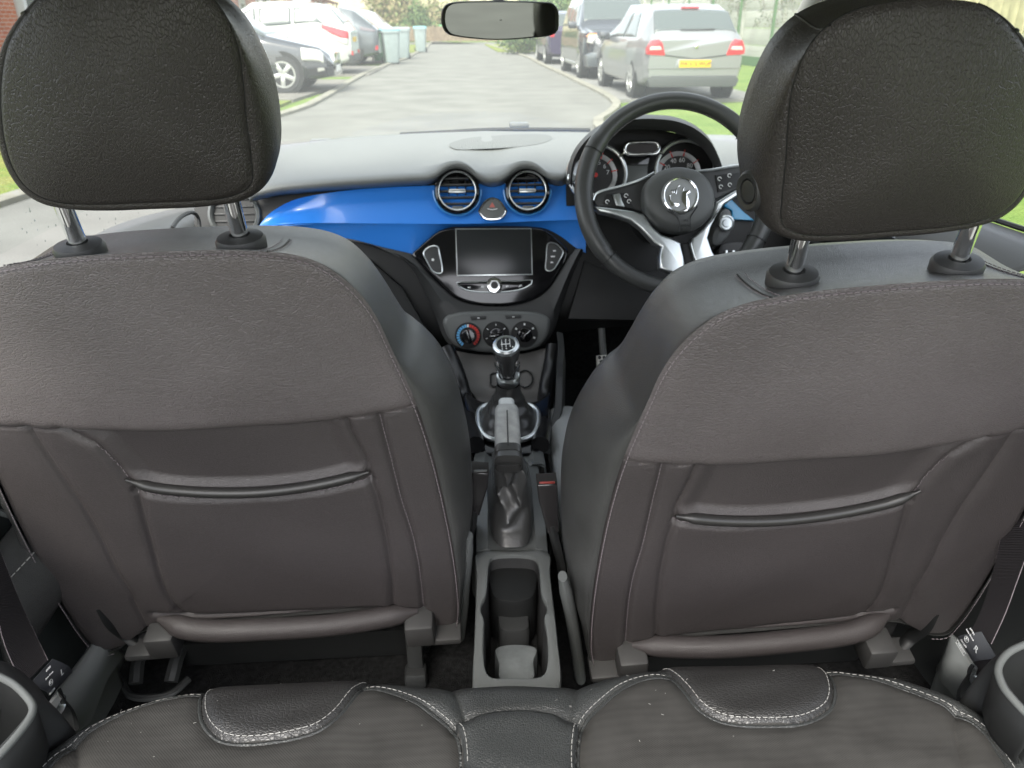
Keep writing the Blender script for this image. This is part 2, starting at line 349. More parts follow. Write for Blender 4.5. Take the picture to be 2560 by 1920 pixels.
    for kk in (k, n-k):
        st = MB()
        for o_ in (0, -3):
            dashes(st, [rings[j][kk+o_]+pl.y*.0012 for j in range(1, 14)], .0035, .003, .0005)
        tube(st, [rings[j][kk-1]+pl.y*.0004 for j in range(1, 14)], .0011, 6, mi=1)
        st.build('stitching', [M_THREAD, M_DARK], bol)
    # pocket's elastic edge
    pt = MB(); pp = crv(S_PT, 50); r = .0068*np.clip(np.minimum(np.linspace(0, 14, 50), np.linspace(14, 0, 50)), .35, 1)
    base_p = np.array(on(S_PT, .003, nn_=50)); wq = (base_p-pl.o)@pl.n; ii = np.arange(50)
    base_p += pl.n*(np.polyval(np.polyfit(ii, wq, 3), ii)-wq)[:, None]
    tube(pt, base_p, r, 10); pt.build('pocket_edge', M_SMOOTH, back)
    # bottom roll, brackets, side shield
    fl = MB(); c = crv([(-.15, -.548, .046), (-.1, -.556, .062), (0, -.561, .066), (.1, -.566, .062), (.205, -.571, .046)], 30)
    tube(fl, [W(*p) for p in c], .0155*np.clip(np.minimum(np.linspace(.3, 9, 30), np.linspace(9, .3, 30)), .3, 1), 14); fl.build('bottom_roll', M_LEAP, root)
    cp = MB(); box(cp, W(0, -.60, .035), (.36, .004, .05), frame(pl.x, pl.n, pl.y)); cp.build('underside_cloth', M_CARP, root)
    for sgn, un, vo in ((-1, .130, -.578-(.04 if m < 0 else 0)), (1, .19, -.592)):
        b = MB(); R = frame(pl.x*m, pl.n, pl.y)
        box(b, W(sgn*(un+.017), vo, .055), (.041, .044, .044), R, .006)
        box(b, W(sgn*(un+.05), vo-.022, .052), (.05, .04, .013), R, .004)
        sb = MB(); tube(sb, crv([W(sgn*(un+.06), vo-.022, .050), W(sgn*(un+.078), vo-.010, .04), W(sgn*(un+.086), vo+.03, .045), W(sgn*(un+.090), vo+.06, .040)], 14), .010, 8, flat=.5)
        if sgn < 0: sb.build('side_shield', M_DARK, root)
        b.build('hinge_cover', mat('hinge_plastic', (.052, .051, .050), .5, bump=('noise', 900, .25, .0004)), root)
    # cushion in front of the backrest
    cb = MB(); c = pl.P(0, -.62, 0); R = frame(pl.x, np.array([0, 1., 0]), np.array([0, 0, 1.]))
    box(cb, (c[0], c[1]+.29, c[2]+.01), (.50, .5, .16), None, .05, seg=4); cb.build('seat_cushion', M_LEAB, root)
    for sx in (-1, 1):
        cs = MB(); box(cs, (c[0]+sx*.235, c[1]+.27, c[2]+.06), (.085, .46, .13), None, .035, seg=4); cs.build('cushion_bolster', mat('pale_leather', (.30, .31, .31), .4, bump=('leather', 420, .3, .001)), root)
    bs = MB(); box(bs, (c[0], c[1]+.27, c[2]-.11), (.42, .44, .08), None, .01); bs.build('seat_base', M_DARK, root)
    # headrest
    RO = [(0, .043), (.06, .043), (.09, .047), (.108, .058), (.114, .085), (.117, .115), (.122, .15), (.124, .178), (.119, .203), (.108, .219), (.09, .229), (.06, .233), (.03, .233), (0, .229), (-.02, .220), (-.034, .210), (-.048, .198), (-.062, .183), (-.077, .158), (-.089, .13), (-.097, .102), (-.099, .08), (-.095, .064), (-.085, .053), (-.065, .046), (-.03, .043)]
    OO = [(0, .032), (.06, .032), (.095, .036), (.118, .050), (.129, .075), (.134, .11), (.132, .14), (.126, .165), (.117, .187), (.101, .205), (.08, .215), (.05, .220), (.02, .221), (0, .217), (-.03, .206), (-.052, .193), (-.07, .178), (-.088, .155), (-.101, .13), (-.110, .1), (-.112, .075), (-.105, .052), (-.09, .040), (-.06, .034), (-.03, .032)]
    ro = crv(RO, 178, True); o2 = crv(OO, 178, True); cc = np.array([.010, .135])
    hr = MB(); rr = []
    for p in np.linspace(0, 1, 40):
        rad = p; q = cc+(ro-cc)*rad; wq = .022+.018*(1-rad**2)-.0035*math.exp(-((1-rad)*.1/.0022)**2)
        rr.append(pl.o+pl.x*(m*q[:, :1])+pl.y*q[:, 1:]+pl.n*wq)
    for t in np.linspace(0.06, 1, 12):
        a, b, c_, e = (1-t)**3, 3*(1-t)**2*t, 3*(1-t)*t*t, t**3
        nrm = (ro-cc)/np.linalg.norm(ro-cc, axis=1, keepdims=True)
        q = a*ro+b*(ro+(o2-ro)*.4+nrm*.006)+c_*(o2+nrm*.003)+e*o2; w = a*.0185+b*.022+c_*0+e*-.03
        rr.append(pl.o+pl.x*(m*q[:, :1])+pl.y*q[:, 1:]+pl.n*w)
    for sc, w in ((.99, -.05), (.95, -.075), (.85, -.088), (.5, -.095), (.05, -.096)):
        q = cc+(o2-cc)*sc; rr.append(pl.o+pl.x*(m*q[:, :1])+pl.y*q[:, 1:]+pl.n*w)
    loft(hr, rr); head = hr.build('headrest', M_LEAH, root, sharp=60)
    hs = MB(); rim = [pl.P(m*p[0]*1.004, p[1], .0185) for p in ro[16:80]]; rim2 = [pl.P(m*p[0]*1.004, p[1], .0185) for p in ro[100:164]]
    tube(hs, rim, .0006, 5); hs.build('piping', M_DARK, head); hs = MB(); tube(hs, rim2, .0006, 5); hs.build('piping', M_DARK, head)
    for sg in (1, -1):
        hs2 = MB()
        kk = int(np.argmin(np.hypot(ro[:, 0]-(.104 if sg == 1 else -.036), ro[:, 1]-(.221 if sg == 1 else .208))))
        tube(hs2, [rr[i][kk] for i in range(40, 54)], .0012, 5); hs2.build('panel_seam', M_DARK, head)
    if button:
        bb = MB(); pb = W(.1285, .077, -.0115); ax = pl.x*m*.93+pl.n*.34
        lathe(bb, [(.0005, -.006), (.0185, -.006), (.0185, .004), (.016, .0068), (.0118, .006), (.011, .002), (.0103, .0015), (.0098, .0055), (.0055, .0062), (.0002, .006)], pb, ax, 28, xdir=pl.y, ell=.9)
        bb.build('release_button', M_PLA, head)
    for sx in (-1, 1):
        po = MB(); tube(po, [W(sx*.0795, -.03, 0), W(sx*.0795, .05, -.001)], .0084, 20); po.build('post', M_CHR, head)
        g = MB(); lathe(g, [(.0005, -.012), (.0245, -.012), (.025, -.0025), (.0228, .0012), (.014, .0032), (.0105, .0036), (.0095, .001), (.0005, .004)], W(sx*.0795, -.005, .001), pl.y, 32, xdir=pl.x, ell=.85)
        g.build('post_guide', M_PLA, root)
    return root
seatL = make_seat(PL_L, 1, 'front passenger seat with plain headrest sides, in front of the blue dashboard trim', False)
seatR = make_seat(PL_R, -1, 'driver seat behind the steering wheel, with a round button on its headrest', True)
# ---------------------------------------------------------------- dashboard
DP = Plane((.07, 1.60, .745), (0, -1, .4)); XC = .066
dpt = lambda pts, off=0.0: [DP.at(p, off) for p in pts]
dash = thing('dashboard', 'grey grained dashboard with glossy blue trim and round air vents under the windscreen', 'dashboard', (XC, 1.7, .3))
# soft grey top pad
lipx = [540, 600, 660, 720, 780, 840, 890, 925, 945, 958, 972, 988, 1004, 1018, 1030, 1046, 1064, 1082, 1096, 1108, 1122, 1138, 1154, 1168, 1180, 1194, 1215, 1250, 1290, 1400, 1550, 1620, 1700]
lipy = [424, 410, 404, 399, 395, 391, 388, 386, 378, 366, 358, 355, 358, 366, 379, 388, 391, 388, 379, 366, 358, 355, 358, 366, 378, 387, 389, 391, 391, 392, 394, 402, 420]
def yint(xs, ys): return lambda x: float(np.interp(x, xs, ys))
y0 = yint([300, 540, 640, 760, 900, 1050, 1200, 1270, 1550, 1700, 1900], [345, 320, 309.5, 296, 288, 282.5, 285, 287.5, 291, 296, 310])
y1 = yint([300, 540, 640, 860, 1050, 1200, 1300, 1550, 1800], [378, 353, 342, 318, 311, 312, 313, 315, 330])
rows = [[], [], [], [], [], []]
for x, y in zip(lipx, lipy):
    q = lambda yy: fV((x, yy))[0]
    rows[0].append(PY(q(y0(x)), 2.22-.09*((x-1100)/560)**2)); rows[1].append(PY(q(y1(x)), 1.95-.05*((x-1100)/560)**2))
    b = max(0, 386-y) if 930 < x < 1200 else 0
    rows[2].append(PY(q((y1(x)*.45+min(y, 390)*.55+b*.3)), 1.74)); gg = sstep(x, 1210, 1255)*(1-sstep(x, 1420, 1545))*.11; rows[3].append(DP.at(q(y-6-gg*100), .045-gg)); rows[4].append(DP.at(q(y+1-gg*100), .042-gg)); rows[5].append(DP.at(q(y+13), .008-gg*.6))
G = []
for k in range(6): G.append(crv(rows[k], 110))
G = np.array([crv([G[k][i] for k in range(6)], 44) for i in range(110)])
mb = MB(); sheet(mb, G, .006, toward=(0, 1.6, 2.5)); mb.build('top_pad', M_DASH, dash, sharp=0)
# speaker grille in the pad
gr = MB(); Zp = lambda p: PZ(p, .9175)
gc = fE((1285, 205), (1330, 180), (1420, 160), (1560, 147), (1740, 142), (1880, 145), (1918, 162), (1890, 185), (1800, 205), (1650, 222), (1480, 235), (1340, 235))
M_GRIL = mat('speaker_mesh', (.15, .158, .155), .6, bump=('wave', 60, .6, .001))
def on_pad(p):
    pts = G.reshape(-1, 3); rr_ = ray(*p); rr_ = rr_/np.linalg.norm(rr_); d = pts-CAM; t = d@rr_; e = np.linalg.norm(d-t[:, None]*rr_, axis=1)
    j = np.argsort(e)[:4]; return CAM+rr_*(np.mean(t[j]))
gq = np.array([on_pad(p) for p in gc]); cf = np.linalg.lstsq(np.c_[gq[:, :2], np.ones(len(gq))], gq[:, 2], rcond=None)[0]; gq[:, 2] = np.c_[gq[:, :2], np.ones(len(gq))]@cf+.0012; gp = crv(gq, 60, True); gc0 = gp.mean(0)
loft(gr, [[gc0+(q-gc0)*s+np.array([0, 0, .0006+.0012*(1-s*s)]) for q in gp] for s in (1.0, .985, .7, .3, .02)], caps=False); gr.build('speaker_grille', M_GRIL, dash)
# shadowed carcass behind everything
mb = MB()
car_rows = [fV((420, 440), (640, 412), (900, 396), (1250, 398), (1500, 400), (1760, 420)), fV((420, 520), (640, 505), (900, 520), (1250, 530), (1500, 540), (1760, 560)),
            fV((430, 700), (640, 690), (900, 690), (1200, 680), (1500, 670), (1760, 680)), fV((430, 800), (640, 790), (900, 780), (1190, 720), (1500, 700), (1760, 710))]
offs = [-.012, -.014, -.03, -.07]
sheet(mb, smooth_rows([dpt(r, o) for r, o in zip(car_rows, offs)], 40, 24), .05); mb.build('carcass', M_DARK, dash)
# blue trim
tx = [(110, 712), (150, 655), (200, 610), (320, 545), (450, 512), (700, 478), (900, 463), (1190, 452), (1480, 440), (1640, 438), (1900, 430), (2000, 442), (2110, 470)]
mx_ = [(110, 714), (200, 700), (330, 688), (500, 682), (800, 684), (1000, 686), (1300, 687), (1500, 684), (1700, 676), (1900, 668), (2000, 664), (2060, 662), (2130, 660)]
bx = [(110, 716), (300, 730), (500, 752), (640, 775), (760, 800), (900, 838), (985, 862), (1050, 882), (1105, 828), (1180, 764), (1275, 712), (1400, 704), (1780, 704), (1880, 718), (1980, 770), (2060, 832), (2130, 870)]
xs = np.linspace(110, 2125, 90); rws = []
T = crv(tx, 300); Mi = crv(mx_, 300); Bq = crv(bx, 400)
ty = np.interp(xs, T[:, 0], T[:, 1]); my = np.interp(xs, Mi[:, 0], Mi[:, 1]); by = np.interp(xs, Bq[:, 0], Bq[:, 1])
G2 = []
for x, a, b, c in zip(xs, ty, my, by):
    tip = min(1, (x-105)/160); col = []
    scoop = .018*math.exp(-((x-330)/170)**2)
    col.append(DP.at(fE((x, a-1))[0], -.004))
    for s in np.linspace(0, 1, 9): col.append(DP.at(fE((x, a+(b-a)*s))[0], tip*(.004+.020*s**1.3-scoop*math.sin(math.pi*s))))
    for s in np.linspace(.04, 1, 9): col.append(DP.at(fE((x, b+(max(c, b+.5)-b)*s))[0], tip*(.024-.022*s**.8)))
    col.append(DP.at(fE((x, max(c, b+.5)+2))[0], -.008)); G2.append(col)
mb = MB(); sheet(mb, G2, .004); mb.build('blue_trim', M_BLU, dash, sharp=25)
# V-shaped surround below the trim
ol = fE((1050, 870), (1080, 905), (1150, 985), (1240, 1075), (1320, 1145), (1420, 1182), (1560, 1196), (1700, 1187), (1800, 1157), (1890, 1097), (1960, 997), (2010, 912), (2060, 840))
ol2 = fE((640, 785), (780, 815), (900, 850), (1000, 905), (1080, 1000), (1140, 1120), (1200, 1250), (1250, 1380), (1300, 1440), (1600, 1460), (1850, 1440), (1930, 1340), (1965, 1230), (2010, 1090), (2070, 940), (2110, 850))
a = crv(dpt(ol, .012), 60); a2 = crv(dpt(ol, -.004), 60); b = crv(dpt(ol2, .0), 60); b2 = crv(dpt(ol2, -.05), 60)
mid = a*.45+b*.55+DP.n*.016
mb = MB(); sheet(mb, np.array([[a2[i], a[i], a[i]*.8+b[i]*.2+DP.n*.006, mid[i], b[i]*.85+a[i]*.15+DP.n*.008, b[i], b2[i]] for i in range(60)]), .004); mb.build('centre_surround', M_PLA, dash, sharp=50)
# glove box and driver knee panels
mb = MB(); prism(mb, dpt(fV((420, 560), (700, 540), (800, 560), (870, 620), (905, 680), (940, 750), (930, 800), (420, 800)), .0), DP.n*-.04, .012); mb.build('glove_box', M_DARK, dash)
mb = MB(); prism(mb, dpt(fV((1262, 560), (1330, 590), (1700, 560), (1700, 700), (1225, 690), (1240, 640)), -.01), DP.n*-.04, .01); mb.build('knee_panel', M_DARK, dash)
# central infotainment bezel
bz = fE((1050, 880), (1100, 830), (1180, 760), (1225, 728), (1280, 716), (1400, 708), (1700, 708), (1840, 712), (1890, 730), (1960, 790), (2018, 850), (2012, 900), (1960, 993), (1890, 1090), (1800, 1150), (1700, 1180), (1560, 1190), (1420, 1175), (1320, 1140), (1240, 1072), (1150, 980), (1080, 905))
con = thing('infotainment_unit', 'glossy black centre console with a blank dark touchscreen and silver-edged buttons', 'car stereo', DP.o)
mb = MB(); prism(mb, crv(dpt(bz, .016), 70, True), DP.n*-.03, .006, seg=3); mb.build('bezel', M_BLK, con)
sc = crv(dpt(fE((1322, 716), (1560, 712), (1792, 713), (1797, 860), (1798, 1000), (1560, 1006), (1330, 1008), (1326, 860)), .0165), 8, True)
cs = dpt(fE((1322, 715), (1792, 713), (1799, 1001), (1331, 1008)), .0165)
mb = MB(); prism(mb, cs, DP.n*-.01, .0012, mi=0); mb.build('screen_rim', M_SAT, con)
cs2 = dpt(fE((1328, 721), (1787, 719), (1793, 995), (1337, 1001)), .0185); mb = MB(); prism(mb, cs2, DP.n*-.006, .001); mb.build('touchscreen', M_SCR, con)
def rim_button(name, pts, off, rim, m_in=M_PLA, m_rim=M_SAT, parent=con):
    p = crv(dpt(pts, off), 40, True); mb = MB(); prism(mb, p, DP.n*-.006, .0015); o = mb.build(name, m_in, parent); mb = MB(); tube(mb, p, rim, 6, True); mb.build('rim', m_rim, o); return o
b1 = rim_button('side_button', fE((1128, 868), (1150, 838), (1185, 824), (1215, 830), (1228, 880), (1243, 960), (1240, 988), (1215, 992), (1185, 978), (1150, 920)), .019, .0016)
b2_ = rim_button('side_button', fE((1893, 808), (1915, 803), (1945, 812), (1978, 845), (1985, 862), (1960, 915), (1925, 968), (1900, 977), (1880, 968), (1882, 900)), .019, .0013)
ic = MB()
for x, y in ((1185, 908),): lathe(ic, [(.0004, 0), (.003, 0), (.003, .0012), (.0004, .0012)], DP.at(fE((x, y))[0], .0195), DP.n, 12)
ic.build('icon', M_WHITE, b1)
for x, y in ((1932, 853), (1922, 888), (1916, 924)):
    ic = MB(); box(ic, DP.at(fE((x, y))[0], .0195), (.006 if y != 888 else .009, .003, .0008), frame(DP.x, DP.y, DP.n), .0003); ic.build('icon', M_WHITE, b2_)
bar = fE((1330, 1048), (1400, 1046), (1560, 1040), (1720, 1038), (1795, 1034), (1796, 1050), (1740, 1085), (1660, 1102), (1560, 1108), (1450, 1104), (1380, 1090), (1340, 1065))
bb = rim_button('button_bar', bar, .021, .0014, M_BLK)
for i, (x, y) in enumerate(((1408, 1078), (1490, 1074), (1640, 1071), (1722, 1068))):
    ic = MB(); box(ic, DP.at(fE((x, y))[0], .0222), (.007, .003, .0006), frame(DP.x*.9+DP.y*.4*(i == 3), DP.y, DP.n)); ic.build('icon', M_WHITE, bb)
kn = MB(); lathe(kn, [(.0005, 0), (.0165, 0), (.0175, .006), (.0155, .011), (.012, .0115)], DP.at(fE((1562, 1066))[0], .018), DP.n, 24); ko = kn.build('rotary_knob', M_CHR, con)
kn = MB(); lathe(kn, [(.0003, 0), (.0118, 0), (.0115, .0125), (.0003, .0128)], DP.at(fE((1562, 1066))[0], .018), DP.n, 6); kn.build('knob_cap', M_SAT, ko)
kn = MB(); lathe(kn, [(.0075, 0), (.0078, .0137), (.0003, .0138)], DP.at(fE((1562, 1066))[0], .018), DP.n, 20); kn.build('knob_centre', M_PLA, ko)
# air vents
def vent(p, off, r, label=None, gl=True, n=DP.n):
    c = DP.at(p, off); o_ = MB(); M3 = frame(DP.x, DP.y, DP.n)
    lathe(o_, [(r*1.22, -.028), (r*1.22, -.002), (r*1.16, .008), (r*1.05, .011), (r*.98, .007), (r*.94, -.004), (r*.93, -.03)], c, n, 48); v = o_.build('air_vent', M_BLK if gl else M_PLAG, dash)
    k = MB(); lathe(k, [(.0005, -.03), (r*.95, -.03), (r*.95, -.028), (.0005, -.028)], c, n, 32); k.build('vent_back', M_DARK, v)
    for i in range(5):
        y = (-.62+.33*i)*r; h = math.sqrt(max(1e-5, (r*.94)**2-y*y)); s = MB(); box(s, c+DP.y*y-n*.006, (2*h, .0042, .014), M3, .0016); s.build('slat', M_PLA, v)
    for i in range(3):
        x = (-.45+.45*i)*r; h = math.sqrt((r*.94)**2-x*x); s = MB(); box(s, c+DP.x*x-n*.02, (.0022, 2*h*.95, .012), M3); s.build('vane', M_DARK, v)
    s = MB(); box(s, c+DP.y*.02*r+n*.002, (.036 if gl else .03, .0085, .008), M3, .002); s.build('vent_tab', M_SAT if gl else M_PLA, v)
    s = MB(); box(s, c-DP.y*.86*r+n*.003, (.024, .0075, .008), M3, .002); s.build('vent_wheel', M_PLAG, v)
    if gl:
        s = MB(); tube(s, [c+n*.0085+r*.985*(math.cos(a)*DP.x+math.sin(a)*DP.y) for a in np.linspace(0, 2*math.pi, 48, endpoint=False)], .0014, 6, True); s.build('chrome_ring', M_SAT, v)
        s = MB(); tube(s, [c+n*.002+r*1.25*(math.cos(a)*DP.x+math.sin(a)*DP.y) for a in np.linspace(-math.pi*1.02, math.pi*.02, 48)], .0022, 6); s.build('blue_ring', mat('pale_blue_edge', (.06, .26, .62), .25, coat=.5), v)
vent(fE((1335, 490))[0], .022, .0405); vent(fE((1766, 488))[0], .022, .0405)
vent(fN((1082, 105))[0], -.01, .047, gl=False)
# hazard switch
hz = crv(dpt(fE((1555, 531), (1590, 545), (1622, 585), (1634, 615), (1618, 640), (1590, 655), (1510, 655), (1483, 635), (1470, 612), (1485, 580), (1515, 543)), .031), 44, True)
mb = MB(); prism(mb, hz, DP.n*-.02, .003); h = mb.build('hazard_switch', M_PLAG, dash)
mb = MB(); tube(mb, hz, .0022, 8, True); mb.build('rim', M_CHR, h)
mb = MB(); prism(mb, dpt(fE((1550, 553), (1567, 585), (1532, 585)), .0318), DP.n*-.002); mb.build('warning_triangle', mat('dull_red', (.45, .12, .10), .5), h)
mb = MB(); tube(mb, crv(dpt(fE((1520, 594), (1550, 600), (1582, 594)), .032), 10), .0008, 5); mb.build('groove', M_WHITE, h)
# climate controls
CP = Plane(DP.at(fG((715, 570))[0], .012), (0, -1, .30))
cpt = lambda pts, off=0.0: [CP.at(p, off) for p in pts]
cl = thing('climate_panel', 'black heater control panel with three round knobs, one ringed blue and red', 'car controls', CP.o)
cv = fG((318, 478), (345, 445), (440, 420), (570, 412), (700, 408), (850, 410), (980, 416), (1080, 440), (1112, 470), (1112, 530), (1085, 610), (1050, 655), (990, 690), (870, 712), (720, 720), (560, 708), (440, 680), (380, 640), (330, 545))
mb = MB(); prism(mb, crv(cpt(cv, .012), 60, True), CP.n*-.05, .01, seg=3); mb.build('panel', M_PLAG, cl)
for pts in (fG((518, 448), (640, 444), (638, 468), (530, 478)), fG((776, 440), (898, 436), (896, 460), (788, 468))):
    mb = MB(); prism(mb, cpt(pts, .0145), CP.n*-.006, .002); o = mb.build('panel_button', M_PLA, cl)
    mb = MB(); c = sum(cpt(pts, .015))/4; box(mb, c, (.005, .0022, .0006), frame(CP.x, CP.y, CP.n)); mb.build('icon', M_WHITE, o)
for i, (x, y, r) in enumerate(((505, 590, .0275), (712, 582, .0275), (922, 580, .0280))):
    c = CP.at(fG((x, y))[0], .012); mb = MB(); lathe(mb, [(.0005, 0), (r, 0), (r, .002), (r*.98, .003), (r*.62, .0045), (.0005, .005)], c, CP.n, 40); d = mb.build('dial', M_DARK, cl)
    mb = MB(); tube(mb, [c+CP.n*.0025+r*1.02*(math.cos(a)*CP.x+math.sin(a)*CP.y) for a in np.linspace(0, 2*math.pi, 40, endpoint=False)], .0009, 5, True); mb.build('dial_rim', M_DARK, d)
    mb = MB(); lathe(mb, [(r*.6, .003), (r*.56, .016), (r*.48, .018), (.0005, .0185)], c, CP.n, 28)
    ang = (.25, 1.62, -.75)[i]; gx = CP.x*math.cos(ang+math.pi/2)+CP.y*math.sin(ang+math.pi/2); gy = np.cross(CP.n, gx)
    box(mb, c+CP.n*.021, (r*1.12, r*.38, .012), frame(gx, gy, CP.n), .003); kb = mb.build('knob', M_BLK, d)
    mb = MB(); box(mb, c+CP.n*.0272+gx*r*.35, (r*.36, .0014, .0006), frame(gx, gy, CP.n)); mb.build('pointer', M_WHITE, kb)
    if i == 0:
        for k in range(21):
            a = math.radians(232-k*14.2); m_ = MB(); box(m_, c+CP.n*.0042+r*.80*(math.cos(a)*CP.x+math.sin(a)*CP.y), (.0062, .0042, .0012), frame(math.cos(a)*CP.x+math.sin(a)*CP.y, -math.sin(a)*CP.x+math.cos(a)*CP.y, CP.n))
            m_.build('scale_mark', M_WHITE if k == 10 else (M_LBLU if k < 10 else M_RED), d)
    else:
        for k in range(5):
            a = math.radians(200-k*55); m_ = MB(); box(m_, c+CP.n*.0042+r*.8*(math.cos(a)*CP.x+math.sin(a)*CP.y), (.0045, .0015 if i == 1 else .0035, .001), frame(math.cos(a)*CP.x+math.sin(a)*CP.y, -math.sin(a)*CP.x+math.cos(a)*CP.y, CP.n)); m_.build('scale_mark', M_WHITE, d)
# instrument cluster
IP = Plane((.40, 1.63, .87), (0, -1, .35)); ipt = lambda pts, off=0.0: [IP.at(p, off) for p in pts]
cl2 = thing('instrument_cluster', 'hooded instrument cluster with two chrome-ringed dials behind the steering wheel', 'instrument panel', IP.o)
oa = fF((196, 790), (203, 700), (222, 610), (262, 520), (340, 425), (450, 340), (600, 285), (750, 262), (880, 263), (1000, 275), (1150, 330), (1270, 430), (1340, 560), (1378, 680), (1400, 800))
ia = fF((243, 800), (248, 720), (270, 630), (320, 545), (400, 460), (500, 408), (620, 382), (750, 373), (870, 376), (990, 392), (1100, 430), (1190, 488), (1260, 560), (1310, 660), (1330, 800))
f0 = crv(ipt(oa, -.08), 60); f1 = crv(ipt(oa, .06), 60); f2 = crv(ipt(ia, .072), 60); f3 = crv(ipt(ia, .0), 60); f15 = f1*.55+f2*.45+IP.n*.022
mb = MB(); sheet(mb, np.array([[f0[i], f1[i]*.6+f0[i]*.4, f1[i]*.9+f0[i]*.1, f15[i], f2[i], f2[i]*.5+f3[i]*.5, f3[i]] for i in range(60)]), .003); mb.build('hood', M_PLA, cl2, sharp=70)
mb = MB(); prism(mb, ipt(fF((200, 800), (215, 640), (300, 500), (450, 400), (620, 370), (870, 365), (1100, 420), (1270, 540), (1345, 680), (1350, 900), (200, 950)), -.001), IP.n*-.02); mb.build('face', M_DARK, cl2)
mb = MB(); prism(mb, ipt(fF((640, 640), (812, 640), (806, 830), (646, 830)), .004), IP.n*-.006, .001); mb.build('trip_display', mat('lcd_grey', (.12, .13, .125), .35), cl2)
mb = MB(); prism(mb, ipt(fF((640, 570), (830, 570), (815, 636), (636, 636)), .02), IP.n*-.03, .001); mb.build('display_visor', M_BLK, cl2)
stad = lambda x0, x1, ya, yb: [(x0+(yb-ya)/2+(-(yb-ya)/2)*math.sin(a), (ya+yb)/2-(yb-ya)/2*math.cos(a)) for a in np.linspace(0, math.pi, 9)]+[(x1-(yb-ya)/2+((yb-ya)/2)*math.sin(a), (ya+yb)/2+(yb-ya)/2*math.cos(a)) for a in np.linspace(0, math.pi, 9)]
p = crv(ipt(fF(*[(x, y-(x-770)*.02) for x, y in stad(640, 898, 472, 560)]), .03), 60, True); mb = MB(); tube(mb, p, .0042, 10, True)
for q in (((640, 545), (600, 575)), ((885, 535), (930, 558))): tube(mb, ipt(fF(*q), .026), .003, 8)
w_ = mb.build('warning_light_frame', M_CHR, cl2)
mb = MB(); prism(mb, p-IP.n*.004, IP.n*-.004); mb.build('warning_light_panel', mat('smoked_lens', (.05, .045, .045), .25), w_)
for nm, cx, cy, R1, R2, icx, icy, marks in (('rev_counter', 430, 705, 218, 216, 415, 720, [('5', 20), ('6', 48), ('7', 78)]), ('speedometer', 1097, 680, 222, 224, 1048, 705, [('20', -62), ('40', -24), ('60', 14), ('80', 56)])):
    ring = crv(ipt(fF(*[(cx+R1*math.cos(a), cy-R2*math.sin(a)) for a in np.linspace(0, 2*math.pi, 40, endpoint=False)]), .02), 60, True)
    mb = MB(); tube(mb, ring, .0042, 8, True); d = mb.build(nm, M_SAT, cl2)
    i2 = [(icx+168*math.cos(a), icy-168*math.sin(a)) for a in np.linspace(0, 2*math.pi, 40, endpoint=False)]; i3 = [(icx+(x-icx)*.80, icy+(y-icy)*.80) for x, y in i2]
    A_ = crv(ipt(fF(*i2), .012), 60, True); B_ = crv(ipt(fF(*i3), .008), 60, True)
    mb = MB(); loft(mb, [A_-IP.n*.012, A_, B_, B_-IP.n*.004], caps=False); mb.build('scale_ring', mat('scale_silver', (.48, .49, .50), .35, metal=.4), d)
    mb = MB(); prism(mb, B_-IP.n*.003, IP.n*-.004); mb.build('dial_plate', mat('dial_grey', (.035, .034, .034), .6), d)
    c = IP.at(fF((icx, icy))[0], .008); uv0 = IP.uv(fF((icx, icy))[0], .008); rr_ = np.linalg.norm(B_[0]-c)
    for s_, a_ in marks:
        a = math.radians(90-a_); text('numeral', s_, IP, (uv0[0]+rr_*.74*math.cos(a), uv0[1]+rr_*.74*math.sin(a)), .0135, M_WHITE, d, w=.0066)
        mb = MB(); e = math.cos(a)*IP.x+math.sin(a)*IP.y; box(mb, c+e*rr_*1.1+IP.n*.003, (.014, .0022, .001), frame(e, np.cross(IP.n, e), IP.n)); mb.build('scale_mark', M_RED, d)
    mb = MB(); a = math.radians(225); e = math.cos(a)*IP.x+math.sin(a)*IP.y; tube(mb, [c+IP.n*.006, c+e*rr_*.8+IP.n*.006], .0012, 6); lathe(mb, [(.005, 0), (.005, .008), (.0005, .009)], c, IP.n, 16); mb.build('needle', M_RED, d)
mb = MB(); lathe(mb, [(.0005, 0), (.0095, 0), (.010, .012), (.007, .014), (.0065, .0125), (.0005, .0125)], IP.at(fF((235, 742))[0], .055), IP.n, 20); mb.build('trip_button', M_SAT, cl2)
# ignition and light-switch panel right of the column, end of the blue trim
mb = MB(); prism(mb, crv(dpt(fF((1330, 1105), (1340, 1050), (1370, 985), (1410, 965), (1440, 985), (1452, 1060), (1440, 1150), (1405, 1200), (1360, 1240), (1310, 1250), (1300, 1180)), .05), 30, True), DP.n*-.06, .008); ig = mb.build('ignition_housing', M_PLAG, dash)
mb = MB(); lathe(mb, [(.0005, 0), (.0175, 0), (.0175, .008), (.014, .010), (.013, .006), (.009, .006), (.008, .010), (.0005, .010)], DP.at(fF((1398, 1083))[0], .05), DP.n, 28); mb.build('ignition_barrel', M_SAT, ig)
mb = MB(); prism(mb, crv(dpt(fF((1348, 1290), (1365, 1245), (1400, 1230), (1520, 1222), (1560, 1240), (1560, 1345), (1400, 1365), (1350, 1345)), .02), 30, True), DP.n*-.03, .006); ls = mb.build('light_switch_panel', M_PLA, dash)
for x in (1408, 1462): 
    mb = MB(); prism(mb, dpt(fF((x-9, 1285), (x+9, 1283), (x+9, 1330), (x-9, 1333)), .023), DP.n*-.004, .001); mb.build('switch', M_SAT, ls)
mb = MB(); prism(mb, dpt(fF((1385, 950), (1440, 895), (1530, 985), (1620, 1060), (1450, 1050), (1445, 985)), .0), DP.n*-.02, .003); mb.build('trim_end', mat('cyan_trim', (.02, .32, .62), .3, coat=.5), dash)
